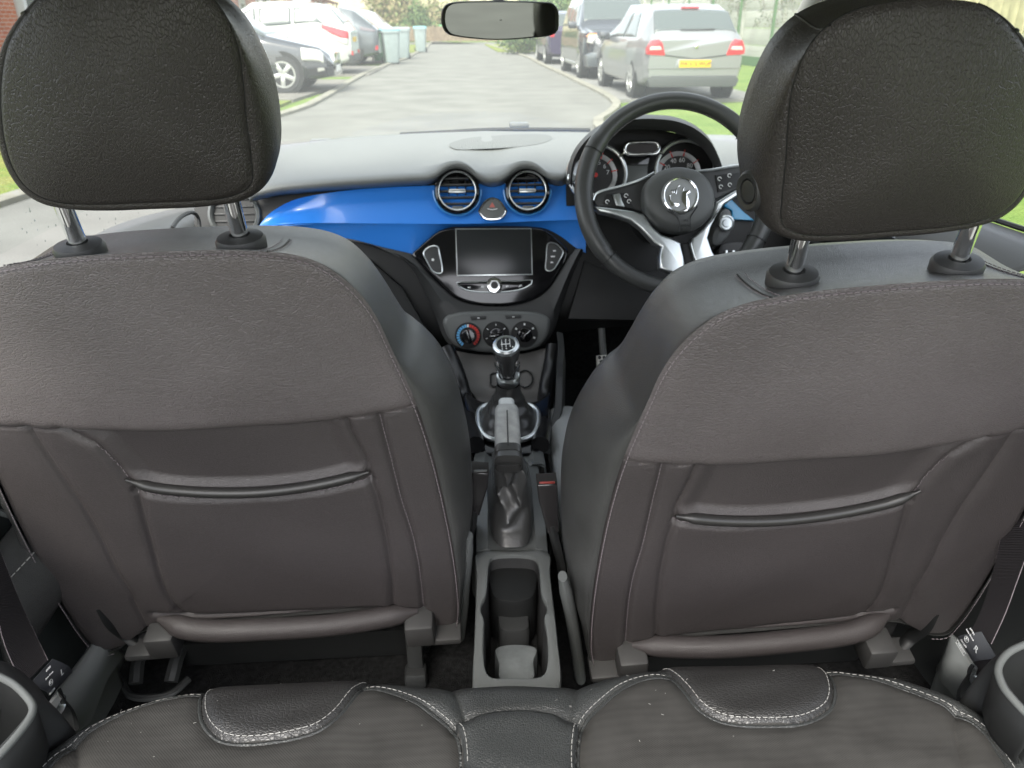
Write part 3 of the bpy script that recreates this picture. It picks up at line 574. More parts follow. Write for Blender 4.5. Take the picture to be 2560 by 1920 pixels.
# ---------------------------------------------------------------- steering wheel
TL = math.radians(25); sc_ = PY((1690, 486), 1.45)
SW = Plane(sc_, (0, -math.cos(TL), math.sin(TL))); spt = lambda pts, off=0.0: [SW.at(p, off) for p in pts]
sw = thing('steering_wheel', 'black leather steering wheel with silver lower spokes and a round chrome badge', 'steering wheel', SW.o)
RW = .183; tw = math.radians(-7)
Cw = lambda a, r=RW, w=0.0: SW.P(r*math.cos(a), r*math.sin(a), w)
mb = MB(); aa = np.linspace(0, 2*math.pi, 120, endpoint=False); rr_ = [.0163+.002*(abs(math.sin(a)) < .6) for a in aa]; tube(mb, [Cw(a) for a in aa], rr_, 16, True); rimo = mb.build('rim', mat('rim_leather', (.055, .057, .055), .36, bump=('noise', 400, .15, .0006)), sw)
for a in (math.radians(41), math.radians(152), math.radians(222), math.radians(330)):
    mb = MB(); tube(mb, [Cw(a)+.0192*(math.cos(q)*(SW.x*math.cos(a)+SW.y*math.sin(a))+math.sin(q)*SW.n) for q in np.linspace(0, 2*math.pi, 20, endpoint=False)], .0008, 5, True); mb.build('rim_seam', M_DARK, rimo)
mb = MB(); dashes(mb, [Cw(a, RW-.0170, .004) for a in np.linspace(.9, 2.4, 60)], .004, .003, .0006); mb.build('rim_stitching', M_THREAD, rimo)
# spokes
def spoke(pts, off, th, m, bev=.006, name='spoke', par=sw): mb = MB(); prism(mb, spt(pts, off), SW.n*-th, bev, seg=3); return mb.build(name, m, par)
sl = spoke(fF((405, 915), (420, 865), (450, 845), (620, 800), (780, 745), (860, 700), (940, 720), (900, 1000), (780, 1000), (700, 970), (560, 960), (430, 955)), .008, .02, M_PLA)
sr = spoke(fF((1160, 690), (1300, 680), (1440, 655), (1560, 640), (1590, 700), (1560, 790), (1440, 850), (1330, 900), (1240, 940), (1120, 900)), .008, .02, M_PLA)
for pts in (((400, 905), (418, 862), (452, 842), (620, 797), (780, 742), (862, 697)), ((1150, 688), (1300, 675), (1440, 650), (1560, 634))): mb = MB(); tube(mb, crv(spt(fF(*pts), .009), 30), .0022, 6); mb.build('spoke_edge', M_SAT, sl if pts[0][0] < 500 else sr)
spoke(fF((408, 950), (470, 955), (560, 965), (700, 985), (790, 1010), (850, 1100), (920, 1165), (1000, 1190), (1060, 1230), (1085, 1330), (1105, 1450), (1010, 1465), (905, 1420), (905, 1330), (920, 1260), (860, 1230), (760, 1120), (680, 1060), (560, 1020), (450, 995)), .014, .02, M_SAT, .009, 'silver_spoke')
spoke(fF((1440, 850), (1500, 815), (1560, 800), (1570, 830), (1480, 880), (1390, 935), (1340, 1010), (1290, 1110), (1265, 1190), (1300, 1290), (1345, 1370), (1280, 1400), (1200, 1440), (1165, 1340), (1138, 1240), (1150, 1190), (1230, 1120), (1300, 1030), (1330, 920)), .014, .02, M_SAT, .009, 'silver_spoke')
spoke(fF((1060, 1230), (1140, 1225), (1170, 1340), (1200, 1430), (1100, 1450), (1085, 1330)), .004, .02, M_DARK, .004, 'lower_spoke_centre')
# hub
hp = crv(spt(fF((770, 900), (785, 800), (840, 730), (920, 685), (1000, 668), (1090, 672), (1180, 700), (1250, 760), (1295, 840), (1305, 920), (1290, 1010), (1240, 1080), (1170, 1130), (1090, 1150), (1000, 1145), (900, 1110), (830, 1050), (785, 980)), .02), 60, True); hc_ = hp.mean(0)
mb = MB(); loft(mb, [hc_+(hp-hc_)*s+SW.n*o for s, o in ((.96, -.035), (1, -.025), (1.0, .004), (.985, .012), (.93, .018), (.8, .022), (.5, .026), (.02, .028))]); hub = mb.build('airbag_cover', mat('hub_plastic', (.075, .078, .076), .45, bump=('noise', 900, .2, .0004)), sw)
ln = crv(spt(fF((960, 985), (1020, 1020), (1045, 1050), (1052, 1140)), .047), 20); ln2 = crv(spt(fF((1190, 950), (1150, 1010), (1135, 1040), (1140, 1140)), .047), 20); mb = MB(); tube(mb, ln, .0009, 5); tube(mb, ln2, .0009, 5); mb.build('cover_groove', M_DARK, hub)
bu = SW.uv(fF((1058, 872))[0], .045); bc = SW.at(fF((1058, 872))[0], .0495)
mb = MB(); lathe(mb, [(.0005, -.004), (.0355, -.004), (.0345, .0015), (.031, .002), (.0305, .0005), (.0005, .0012)], bc, SW.n, 48); bd = mb.build('badge', mat('badge_silver', (.34, .35, .35), .3, metal=.2), hub)
mb = MB(); tube(mb, [bc+.0325*(math.cos(a)*SW.x+math.sin(a)*SW.y)+SW.n*.0015 for a in np.linspace(0, 2*math.pi, 48, endpoint=False)], .0026, 8, True); mb.build('badge_ring', M_CHR, bd)
BPl = Plane(bc, SW.n)
fZ = fr(1640, 420, .09644)   # griffin: body with beak, wing feathers, flag and claws, in polished metal on the dark disc
shapes = [((690, 620), (780, 590), (880, 560), (890, 640), (840, 650), (800, 690), (830, 770), (870, 850), (870, 1000), (800, 1060), (720, 960), (670, 820)),
          ((330, 690), (430, 680), (370, 720), (400, 880), (560, 890), (620, 950), (560, 1000), (400, 980), (340, 860)), ((380, 560), (420, 550), (445, 640), (440, 670)), ((450, 550), (490, 545), (480, 650), (455, 660)), ((520, 530), (555, 525), (530, 670), (495, 680)),
          ((530, 480), (620, 430), (630, 460), (560, 500)), ((680, 590), (700, 500), (740, 495), (715, 590)), ((730, 1060), (860, 1020), (800, 1110), (640, 1120))]
for sh_ in shapes: mb = MB(); prism(mb, [BPl.at(p, .0045) for p in fZ(*sh_)], SW.n*-.003, .0004); mb.build('emblem', M_CHR, bd)
tu = SW.uv(fF((1095, 1062))[0], .043); text('lettering', 'SRS', SW, tu, .006, M_DARK, hub, w=.046); tu = SW.uv(fF((1093, 1100))[0], .042); text('lettering', 'AIRBAG', SW, tu, .0062, M_DARK, hub, w=.045)
def bpad(pts, par): mb = MB(); prism(mb, spt(fF(*pts), .0105), SW.n*-.004, .001); return mb.build('button_pad', M_DARK, par)
bl = bpad(((500, 860), (640, 850), (712, 968), (478, 935)), sl); br = bpad(((1322, 718), (1560, 690), (1560, 790), (1345, 845)), sr)
mb = MB(); prism(mb, spt(fF((552, 862), (604, 852), (618, 905), (640, 955), (575, 945), (560, 900)), .0135), SW.n*-.006, .002); mb.build('thumb_wheel', M_SAT, bl)
for x, y in ((508, 918), (650, 872), (672, 915)):
    mb = MB(); c = SW.at(fF((x, y))[0], .0115); tube(mb, [c+.0035*(math.cos(a)*SW.x+math.sin(a)*SW.y) for a in np.linspace(0, 5, 12)], .0008, 5); mb.build('icon', M_WHITE, bl)
for x, y in ((1355, 745), (1365, 805), (1430, 720), (1432, 790)):
    mb = MB(); c = SW.at(fF((x, y))[0], .0115); tube(mb, [c+.0035*(math.cos(a)*SW.x+math.sin(a)*SW.y) for a in np.linspace(0, 5, 12)], .0008, 5); mb.build('icon', M_WHITE, br)
mb = MB(); lathe(mb, [(.05, -.02), (.055, -.09), (.06, -.16)], SW.P(0, -.01, 0), SW.n, 24); lathe(mb, [(.0005, -.02), (.06, -.02), (.065, -.05)], SW.P(0, -.01, 0), SW.n, 24); mb.build('column_shroud', M_DARK, sw)
# ---------------------------------------------------------------- centre console, gear lever, handbrake
CT = Plane((XC, .90, .50), (0, -.05, 1)); ctp = lambda pts, off=0.0: [CT.at(p, off) for p in pts]
cons = thing('centre_console', 'dark grey plastic centre console with an open cup holder between the front seats', 'car console', (XC, .9, .3))
def by_angle(P, c, n):
    P = np.array(P); a = np.unwrap(np.arctan2(P[:, 1]-c[1], P[:, 0]-c[0])); 
    if a[-1] < a[0]: P = P[::-1]; a = np.unwrap(np.arctan2(P[:, 1]-c[1], P[:, 0]-c[0]))
    P = np.vstack([P, P[0]]); a = np.r_[a, a[0]+2*math.pi]; t = np.linspace(0, 2*math.pi, n, endpoint=False); out = []
    for q in t:
        qq = a[0]+((q-a[0]) % (2*math.pi)); out.append([np.interp(qq, a, P[:, k]) for k in range(3)])
    return np.array(out)
inner = crv(ctp(fH((330, 880), (450, 866), (565, 880), (588, 920), (597, 1000), (606, 1085), (632, 1140), (634, 1175), (620, 1210), (634, 1300), (638, 1460), (610, 1530), (450, 1545), (320, 1535), (290, 1470), (287, 1300), (288, 1220), (272, 1180), (272, 1145), (298, 1085), (308, 1000), (314, 920))), 160, True)
outer = crv(ctp(fH((248, 835), (450, 826), (638, 828), (655, 960), (675, 1130), (697, 1330), (716, 1550), (700, 1610), (450, 1620), (230, 1612), (222, 1550), (232, 1330), (240, 1130), (245, 960))), 160, True)
c0 = inner.mean(0); ia_ = by_angle(inner, c0, 150); oa_ = by_angle(outer, c0, 150); Z = np.array([0, 0, 1.])
cen = lambda P, s: c0+(P-c0)*s
mb = MB(); loft(mb, [oa_-Z*.25, oa_-Z*.02, cen(oa_, .995)-Z*.004, cen(oa_, .97), ia_*.35+oa_*.65+Z*.001, ia_*.85+oa_*.15+Z*.003, ia_*.96+oa_*.04+Z*.002, ia_-Z*.003], caps=False); loft(mb, [ia_-Z*.003, cen(ia_, .97)-Z*.06, cen(ia_, .93)-Z*.12, cen(ia_, .05)-Z*.121], caps=False, mi=1); tub = mb.build('cup_holder', [M_PLAG, mat('well_plastic', (.030, .030, .030), .45)], cons, sharp=50)
mb = MB(); fl = crv(ctp(fH((350, 1370), (450, 1345), (580, 1368), (565, 1440), (560, 1540), (380, 1545), (365, 1450)), -.05), 40, True); prism(mb, fl, (0, 0, -.05), .006); mb.build('cup_base', mat('worn_grey_plastic', (.14, .15, .15), .4, var=.2, vscale=60), tub)
mb = MB(); fl = crv(ctp(fH((355, 1110), (450, 1098), (540, 1108), (536, 1200), (530, 1262), (385, 1268), (362, 1190)), -.05), 40, True); prism(mb, fl, (0, 0, -.05), .006); mb.build('cup_divider', M_PLA, tub)
mb = MB(); fl = ctp(fH((318, 890), (580, 890), (582, 1000), (545, 1095), (360, 1098), (318, 1020)), -.02); prism(mb, crv(fl, 40, True), (0, 0, -.08), .006); mb.build('front_well', M_DARK, tub)
# forward part of the console round the handbrake
Lr = fG((555, 1450), (540, 1530), (520, 1640))+fH((246, 480), (246, 700), (247, 832)); Rr = fG((1060, 1440), (1075, 1560))+fH((590, 330), (608, 500), (628, 700), (638, 830))
La = crv(ctp(Lr), 30); Ra = crv(ctp(Rr), 30); rowsC = []
for k, (a, b) in enumerate(zip(La, Ra)):
    m_ = (a+b)/2; d = (b-a); rowsC.append([a-Z*.25-d*.02, a-Z*.015-d*.015, a-Z*.003, a+d*.06, a+d*.16+Z*.003, a+d*.22-Z*.004, m_-Z*.006, b-d*.22-Z*.004, b-d*.16+Z*.003, b-d*.06, b-Z*.003, b-Z*.015+d*.015, b-Z*.25+d*.02])
mb = MB(); sheet(mb, np.array(rowsC), .004, toward=(XC, 1, 2)); mb.build('console_top', M_PLAG, cons, sharp=50)
# storage panel, gloss surround, gaiter ring
GP = Plane((XC, 1.23, .52), (0, -.10, 1)); gpt = lambda pts, off=0.0: [GP.at(p, off) for p in pts]
top_ = [CP.at(p, .0) for p in fG((360, 690), (540, 725), (720, 735), (900, 725), (1090, 680))]; mid_ = [PY(p, 1.46) for p in fG((440, 850), (580, 850), (740, 850), (900, 850), (1050, 850))]
low_ = [PY(p, 1.40) for p in fG((540, 1020), (650, 1020), (760, 1020), (900, 1020), (1020, 1020))]; bot_ = gpt(fG((590, 1085), (680, 1092), (780, 1095), (900, 1092), (1015, 1085)))
G3 = smooth_rows([top_, mid_, low_, bot_], 24, 20); mb = MB(); sheet(mb, G3, .01); stp = mb.build('storage_tray', mat('warm_grey_plastic', (.10, .095, .09), .5, bump=('noise', 1100, .2, .0004)), cons)
def near_surf(G, p, lift):
    pts = G.reshape(-1, 3); r_ = ray(*p); r_ = r_/np.linalg.norm(r_); d = pts-CAM; t = d@r_; e = np.linalg.norm(d-t[:, None]*r_, axis=1); j = np.argsort(e)[:3]; return CAM+r_*(t[j].mean()-lift)
mb = MB(); tube(mb, [near_surf(G3, p, .004) for p in fG(*[(925+58*math.cos(a), 910+62*math.sin(a)) for a in np.linspace(0, 2*math.pi, 30, endpoint=False)])], .0018, 6, True); mb.build('socket_cover', M_DARK, stp)
mb = MB(); pts = [near_surf(G3, p, .004) for p in fG((672, 880), (690, 868), (745, 868), (745, 965), (690, 968), (672, 950))]; tube(mb, pts, .0022, 6, True); mb.build('usb_frame', M_DARK, stp)
mb = MB(); box(mb, near_surf(G3, fG((725, 915))[0], .006), (.006, .004, .02), None, .001); mb.build('usb_port', M_SAT, stp)
def rail(pts, Ys, w, nm):
    c = crv([PY(p, Y) for p, Y in zip(fG(*pts), Ys)], 40); mb = MB(); tube(mb, c, w, 10, flat=1.0); return mb.build(nm, mat('rail_black', (.008, .008, .009), .3, spec=.4), cons)
rail(((345, 690), (395, 800), (440, 920), (480, 1060), (520, 1230), (560, 1400)), (1.47, 1.44, 1.40, 1.36, 1.25, 1.14), .017, 'gloss_rail'); rail(((1140, 670), (1120, 800), (1095, 920), (1075, 1060), (1062, 1230), (1040, 1400)), (1.47, 1.44, 1.40, 1.36, 1.25, 1.14), .017, 'gloss_rail')
sp = crv(gpt(fG((480, 1000), (590, 1070), (700, 1085), (900, 1085), (1020, 1070), (1110, 1000), (1105, 1150), (1085, 1280), (1050, 1410), (1010, 1450), (800, 1462), (610, 1450), (560, 1410), (525, 1280), (495, 1150)), .004), 70, True)
mb = MB(); prism(mb, sp, (0, 0, -.05), .006); mb.build('gear_surround', mat('surround_black', (.008, .008, .009), .16, spec=.35), cons)
for sgn, pts in ((1, ((1165, 560), (1175, 660), (1165, 800), (1160, 900), (1150, 1100), (1100, 1350), (1060, 1450))), (-1, ((330, 690), (385, 860), (455, 1060), (500, 1250), (545, 1440)))):
    c = crv([PY(p, Y) for p, Y in zip(fG(*pts), np.linspace(1.5, 1.14, len(pts)))], 40); mb = MB(); sheet(mb, np.array([[q, q+np.array([sgn*.012, 0, -.004]), q+np.array([sgn*.016, 0, -.04]), q+np.array([sgn*.02, 0, -.28])] for q in c]), .004, toward=(XC+sgn*2, 1, 1)); mb.build('console_side', M_PLA, cons, sharp=50)
rg = crv(gpt(fG((580, 1210), (585, 1150), (625, 1112), (700, 1100), (900, 1100), (970, 1110), (1015, 1150), (1022, 1210), (1005, 1290), (970, 1335), (900, 1362), (800, 1370), (690, 1360), (630, 1335), (595, 1285)), .012), 60, True)
mb = MB(); tube(mb, rg, .0055, 10, True); mb.build('gaiter_ring', M_SAT, cons)
gl = thing('gear_lever', 'gear lever with a round silver-topped knob rising from a black leather gaiter', 'gear lever', GP.o)
gp_ = GP.o; topc = PY(fG((802, 905))[0], 1.215); rc = rg.mean(0); rings = []
for t in np.linspace(0, 1, 34):
    k = t**1.5; ang0 = np.arctan2(rg[:, 1]-rc[1], rg[:, 0]-rc[0]); rt = np.stack([.021*np.cos(ang0), .021*np.sin(ang0), 0*ang0], 1)
    ctr = rc*(t)+(topc+np.array([0, 0, -.012]))*(1-t); sh = (rg-rc)*.97*[1, 1, 0]; body = rt*(1-k)+sh*k
    fold = .0055*math.sin(math.pi*t)*np.sin(4*ang0+6*t)+.003*math.sin(math.pi*t)*np.sin(9*ang0-11*t)+.004*np.sin(t*24)*math.sin(math.pi*t)
    rings.append(ctr+body*(1+fold[:, None]*8))
mb = MB(); loft(mb, rings, caps=False); mb.build('gaiter', mat('gaiter_leather', (.040, .040, .039), .34, bump=('noise', 250, .25, .001)), gl)
kt = PY(fG((785, 662))[0], 1.185); kb = PY(fG((800, 880))[0], 1.215); ax = kt-kb; Lk = np.linalg.norm(ax); ax /= Lk
mb = MB(); lathe(mb, [(.012, -.002), (.0155, .004), (.017, .02), (.0195, .04), (.0228, Lk*.72), (.0238, Lk*.86), (.0226, Lk*.97), (.0205, Lk*1.0), (.0005, Lk*1.005)], kb, ax, 32); kn = mb.build('knob', mat('dark_satin', (.09, .09, .09), .25, metal=.5), gl)
tp = Plane(kt, ax, (1, 0, 0)); mb = MB(); lathe(mb, [(.0234, -.004), (.0228, .0015), (.0195, .004), (.0165, .0035), (.0165, .0005)], kt, ax, 40); mb.build('knob_ring', M_SAT, kn)
mb = MB(); lathe(mb, [(.0166, .0005), (.0166, .0022), (.0005, .003)], kt, ax, 32); kc = mb.build('shift_plate', M_DARK, kn)
mb = MB()
for dx in (-.007, 0, .007): box(mb, tp.P(dx, 0, .0032), (.0012, .014, .0006), frame(tp.x, tp.y, tp.n))
box(mb, tp.P(-.001, 0, .0033), (.015, .0012, .0006), frame(tp.x, tp.y, tp.n)); mb.build('shift_pattern', M_WHITE, kc)
for s_, x, y in (('1', -.007, .0105), ('3', 0, .0105), ('5', .007, .0105), ('2', -.007, -.0105), ('4', 0, -.0105), ('R', .0115, -.008)): text('numeral', s_, tp, (x, y), .0062, M_WHITE, kc, w=.0028)
mb = MB(); lathe(mb, [(.0205, -.016), (.0215, -.012), (.0205, 0), (.0175, .001), (.0175, -.016)], kb, ax, 32); mb.build('collar', M_SAT, kn)
for sx in (-1, 1): mb = MB(); tube(mb, crv([kb+np.array([sx*.012, -.016, .001]), kb+ax*.018+np.array([sx*.0165, -.012, 0]), kb+ax*.036+np.array([sx*.0225, -.004, 0])], 10), [.0036]*6+[.003, .0024, .0015, .0005], 8); mb.build('silver_prong', M_CHR, kn)
hb = thing('handbrake', 'raised handbrake with a pale worn grip above a crumpled black leather gaiter', 'handbrake', (XC, .93, .5))
a = PZ(fG((790, 1140))[0], .655); b = PZ(fG((800, 1480))[0], .628); d = (b-a); Lh = np.linalg.norm(d); d /= Lh; sx_ = np.array([1., 0, 0]); sx_ -= d*d[0]; sx_ /= np.linalg.norm(sx_); sz_ = np.cross(sx_, d); sz_ *= np.sign(sz_[2])
sq = lambda hw, hh: [(hw*math.copysign(abs(math.cos(t))**.55, math.cos(t)), hh*math.copysign(abs(math.sin(t))**.55, math.sin(t))) for t in np.linspace(0, 2*math.pi, 32, endpoint=False)]
mb = MB(); loft(mb, [[a+d*(Lh*s)+sx_*x+sz_*z for x, z in sq(w, h)] for s, w, h in ((-.02, .012, .010), (0, .0165, .0135), (.06, .0182, .0155), (.3, .0192, .017), (.7, .0196, .017), (1, .0186, .016))]); g_ = mb.build('grip', mat('worn_grip', (.34, .345, .335), .5, bump=('noise', 500, .35, .001), var=.2, vscale=70), hb)
mb = MB(); loft(mb, [[a-d*s_+sx_*x+sz_*z for x, z in sq(w, h)] for s_, w, h in ((-.004, .0125, .0095), (.016, .0125, .0095), (.020, .0105, .0075))]); mb.build('release_button', mat('pale_grey', (.55, .57, .56), .35), hb)
mb = MB(); tube(mb, [a+sz_*.0185+d*.02, a+sz_*.0185+d*Lh*.95], .001, 5); mb.build('grip_seam', M_PLA, g_)
rings = []
def sect(dd, k=1.0): return [b+d*dd+sx_*.0188*k*math.copysign(abs(math.cos(t))**.55, math.cos(t))-sz_*.0172*k*math.copysign(abs(math.sin(t))**.55, math.sin(t)) for t in np.linspace(0, 2*math.pi, 64, endpoint=False)]
lv = [(352, 366, 482, .612, .010, .035), (380, 360, 490, .606, .02, .04), (415, 352, 505, .598, .03, .06), (470, 345, 540, .585, .04, .085), (540, 345, 548, .568, .05, .11), (620, 345, 572, .55, .055, .14), (720, 318, 577, .525, .06, .17), (815, 324, 572, .507, .06, .19)]
lv = np.array(lv); LV = np.stack([np.interp(np.linspace(0, 7, 46), range(8), lv[:, k]) for k in range(6)], 1)
for i, (y, xl, xr, z, hh, dep) in enumerate(LV):
    l, r = PZ(fH((xl, y))[0], z), PZ(fH((xr, y))[0], z); m_ = (l+r)/2; hw = np.linalg.norm(r-l)/2; rg_ = []
    for t in np.linspace(0, 2*math.pi, 64, endpoint=False):
        x = hw*math.copysign(abs(math.cos(t))**.6, math.cos(t)); yy = dep/2*(1+math.copysign(abs(math.sin(t))**.6, math.sin(t)))
        u_ = x/hw; s_ = i/45; wv_ = .020*math.sin(math.pi*min(1, s_*1.1))*(.9*abs(math.sin(8*s_+1.9*u_+.7))+.75*abs(math.sin(6.5*s_-2.7*u_+.3))+.3*abs(math.sin(17*s_+2.2*u_))-.9)
        rg_.append(m_+np.array([x*(1+.5*wv_*6*abs(u_)), yy+wv_*(1 if math.sin(t) < .3 else .2), .5*wv_]))
    rings.append(rg_)
s0, s1 = np.array(sect(.004)), np.array(sect(.016, 1.08)); r0 = np.array(rings[0]); rings = [s0, s1]+[s1*(1-q)+r0*q+d*.008*math.sin(math.pi*q) for q in (.25, .5, .75)]+rings
mb = MB(); loft(mb, rings, caps=False); mb.build('gaiter', MATS['gaiter_leather'], hb)
mb = MB(); loft(mb, [[b-d*.004+d*s_+sx_*x*1.05+sz_*z*1.05 for x, z in sq(w, .0172)] for s_, w in ((-.006, .0184), (-.003, .0195), (.005, .0195), (.008, .0184))]); mb.build('gaiter_cuff', MATS['gaiter_leather'], hb)
# ---------------------------------------------------------------- seat belt buckles
def buckle(label, head, stalk, bar, Y, red):
    o = thing('seat_belt_buckle', label, 'belt buckle', PY(stalk[-1], Y))
    mb = MB(); prism(mb, [PY(p, Y) for p in head], (0, .022, .006), .004, seg=3); h = mb.build('buckle_head', mat('buckle_black', (.03, .028, .028), .22, spec=.6), o)
    t0, t1 = PY(head[0], Y), PY(head[1], Y); mb = MB(); box(mb, (t0+t1)/2+np.array([0, .003, .002]), (abs(t1[0]-t0[0])*.8, .004, .003), None, .002); mb.build('release_button', mat('buckle_red', (.28, .03, .02), .4) if red else M_PLAG, h)
    c = crv([PY(p, Y) for p in stalk], 16)+np.array([0, .01, 0]); mb = MB(); tube(mb, c, .012, 10, flat=.6); mb.build('stalk', M_PLA, o)
    c = crv([(PL_R if red else PL_L).at(p, .012) for p in bar], 30); mb = MB(); tube(mb, c, .0125*np.clip(np.linspace(.7, 3, 30), 0, 1), 12, flat=.7); mb.build('side_cover', M_PLAG, o); return o
buckle('black belt buckle beside the passenger seat, without red on its head', fH((222, 400), (316, 408), (308, 490), (262, 645), (205, 632)), fH((232, 620), (222, 700), (212, 760), (205, 800)), fH((202, 750), (192, 850), (180, 1000), (170, 1150), (152, 1300)), .93, False)
buckle('black belt buckle with a red button edge beside the driver seat', fH((582, 472), (694, 466), (704, 735), (640, 744), (590, 560)), fH((665, 700), (680, 780), (705, 880), (722, 960)), fH((722, 975), (745, 1080), (770, 1200), (795, 1350), (820, 1535)), .90, True)
# ---------------------------------------------------------------- rear bench
bench = thing('bench_seat', 'dark grey fabric rear bench with half-round leather inserts and white stitching', 'car seat', (XC, .3, .25))
ZB = .585; pb = lambda pts: [PZ(p, ZB)[:2] for p in pts]
fe = crv([np.r_[q, 0] for q in pb(fV((-60, 1730), (20, 1668), (75, 1640), (135, 1597), (175, 1570), (240, 1533), (340, 1497), (440, 1479), (600, 1468), (800, 1462), (980, 1472), (1110, 1467), (1250, 1466), (1330, 1447), (1425, 1434), (1600, 1429), (1775, 1431), (1900, 1448), (2000, 1477), (2090, 1525), (2150, 1570), (2212, 1625), (2290, 1700)))], 520)[:, :2]
seam_l = pb(fI((360, 1790), (480, 1655), (620, 1530), (760, 1410), (950, 1300), (1150, 1205), (1350, 1140), (1500, 1110), (1610, 1100)))
seam_lr = pb(fL((1570, 512), (1650, 520), (1750, 550), (1850, 600), (1950, 670), (2050, 750), (2090, 790), (2110, 850), (2120, 929), (2122, 1000)))
ins_l = pb(fL((750, 430), (735, 462), (700, 520), (685, 600), (690, 690), (720, 760), (790, 820), (900, 845), (1050, 840), (1200, 815), (1330, 770), (1430, 690), (1500, 600), (1560, 510), (1600, 445), (1625, 400)))
ins_r = pb(fM((1090, 115), (1110, 145), (1160, 210), (1220, 290), (1290, 380), (1380, 440), (1480, 470), (1640, 478), (1780, 470), (1870, 440), (1940, 390), (1962, 330), (1950, 230), (1920, 150), (1885, 90)))
seam_r = pb(fM((682, 720), (680, 643), (685, 560), (700, 480), (740, 420), (820, 345), (920, 270), (1030, 225), (1145, 212)))
seam_rr = pb(fM((1950, 178), ))+pb(fJ((0, 855), (200, 900), (400, 970), (600, 1050), (750, 1120), (900, 1190), (1000, 1250), (1150, 1340), (1280, 1460), (1400, 1640), (1470, 1760)))
cs1 = pb(fM((35, 190), (50, 220), (90, 330), (135, 465))); cs2_ = pb(fM((700, 170), (697, 195), (670, 310), (635, 450)))
pad = pb(fM((80, 490), (150, 465), (250, 435), (370, 417), (480, 417), (580, 432), (695, 475)))
patch_r = pb(fJ((1000, 1260), (980, 1330), (1000, 1480), (1060, 1760))); patch_l = pb(fI((600, 1545), (640, 1600), (660, 1790)))
sm = lambda S, n=80: crv([np.r_[q, 0] for q in S], n)[:, :2]
seams = [sm(S) for S in (seam_l, seam_lr, ins_l, ins_r, seam_r, seam_rr, cs1, cs2_, pad, patch_r, patch_l)]
n = len(fe); T = np.r_[np.linspace(0, .12, 50)[:-1], np.linspace(.12, .25, 34)[:-1], np.linspace(.25, .8, 14)]
X = np.repeat(fe[:, :1], len(T), 1); Yg = fe[:, 1:]-T[None]*(1-.0*X)
def bench_h(X, Yg, Tm):
    z = ZB+.008+.008*sstep(Tm, 0, .05)-.020*(1-np.clip(Tm/.03, 0, 1))**2.2
    cen_ = np.exp(-((X-XC-.01)/.085)**2); z = z-.006*cen_*sstep(Tm, .0, .06)
    padm = inside(X, Yg, [tuple(p) for p in seams[8]]+[tuple(p) for p in seams[4][::-1][60:]]+[(seams[4][0][0], -.5), (seams[1][-1][0], -.5)]+[tuple(p) for p in seams[1][::-1][:20]])
    z = z+padm*.012
    for k in (2, 3): z = z+.004*inside(X, Yg, [tuple(p) for p in seams[k]]+[(seams[k][-1][0], 2), (seams[k][0][0], 2)])
    for k, S in enumerate(seams):
        d_ = seg_dist(X, Yg, S); z = z-(.0024 if k < 6 else .002)*np.exp(-(d_/.0016)**2)-.0035*np.exp(-(d_/.008)**2)
    return z+.0012*np.sin(X*40+3*np.sin(Yg*30))*np.sin(Yg*55)
Tm = np.repeat(T[None], n, 0); Zg = bench_h(X, Yg, Tm)
G4 = np.stack([X, Yg, Zg], 2); fr0 = G4[:, :1].copy(); lows = []
for dz, dy in ((.20, -.03), (.10, -.012), (.04, .004), (.015, .007), (.005, .0045)): q = fr0.copy(); q[..., 2] -= dz; q[..., 1] += dy; lows.append(q)
G5 = np.concatenate(lows+[G4], 1); nl = 5; m_ = G5.shape[1]
F = grid_faces(n, m_); ctr = np.array([(G5[f[0]//m_, f[0] % m_]+G5[f[2]//m_, f[2] % m_])/2 for f in F]); cx, cy = ctr[:, 0], ctr[:, 1]
P_ = lambda *S: [tuple(p) for s in S for p in s]
fabL = inside(cx, cy, P_(seams[0], seams[2][14:66], seams[1])+[(seams[1][-1][0], -.6), (seams[0][0][0], -.6)])
fabR = inside(cx, cy, P_(seams[4], seams[3][8:70], seams[5])+[(seams[5][-1][0], -.6), (seams[4][0][0], -.6)])
insm = inside(cx, cy, P_(seams[2])+[(seams[2][-1][0], 2), (seams[2][0][0], 2)]) | inside(cx, cy, P_(seams[3])+[(seams[3][-1][0], 2), (seams[3][0][0], 2)])
fm = np.where((fabL | fabR) & ~insm, 1, 0); fm[insm] = 2
M_INS = mat('insert_leather', (.021, .0205, .020), .38, bump=('leather', 360, .35, .0008, (.6, 1, 1)), var=.1)
M_LEAC = mat('bench_leather', (.026, .0275, .027), .42, spec=.5, bump=('leather', 420, .4, .001), var=.08, vscale=9)
cu = obj('cushion', G5.reshape(-1, 3), F, [M_LEAC, M_FAB, M_INS], bench, fm=fm, sharp=0)
def bz_(p, q=None): d2 = ((X-p[0])**2+(Yg-p[1])**2).reshape(-1); j = np.argpartition(d2, 6)[:6]; w = 1/(d2[j]+1e-7); return np.array([p[0], p[1], (Zg.reshape(-1)[j]*w).sum()/w.sum()])
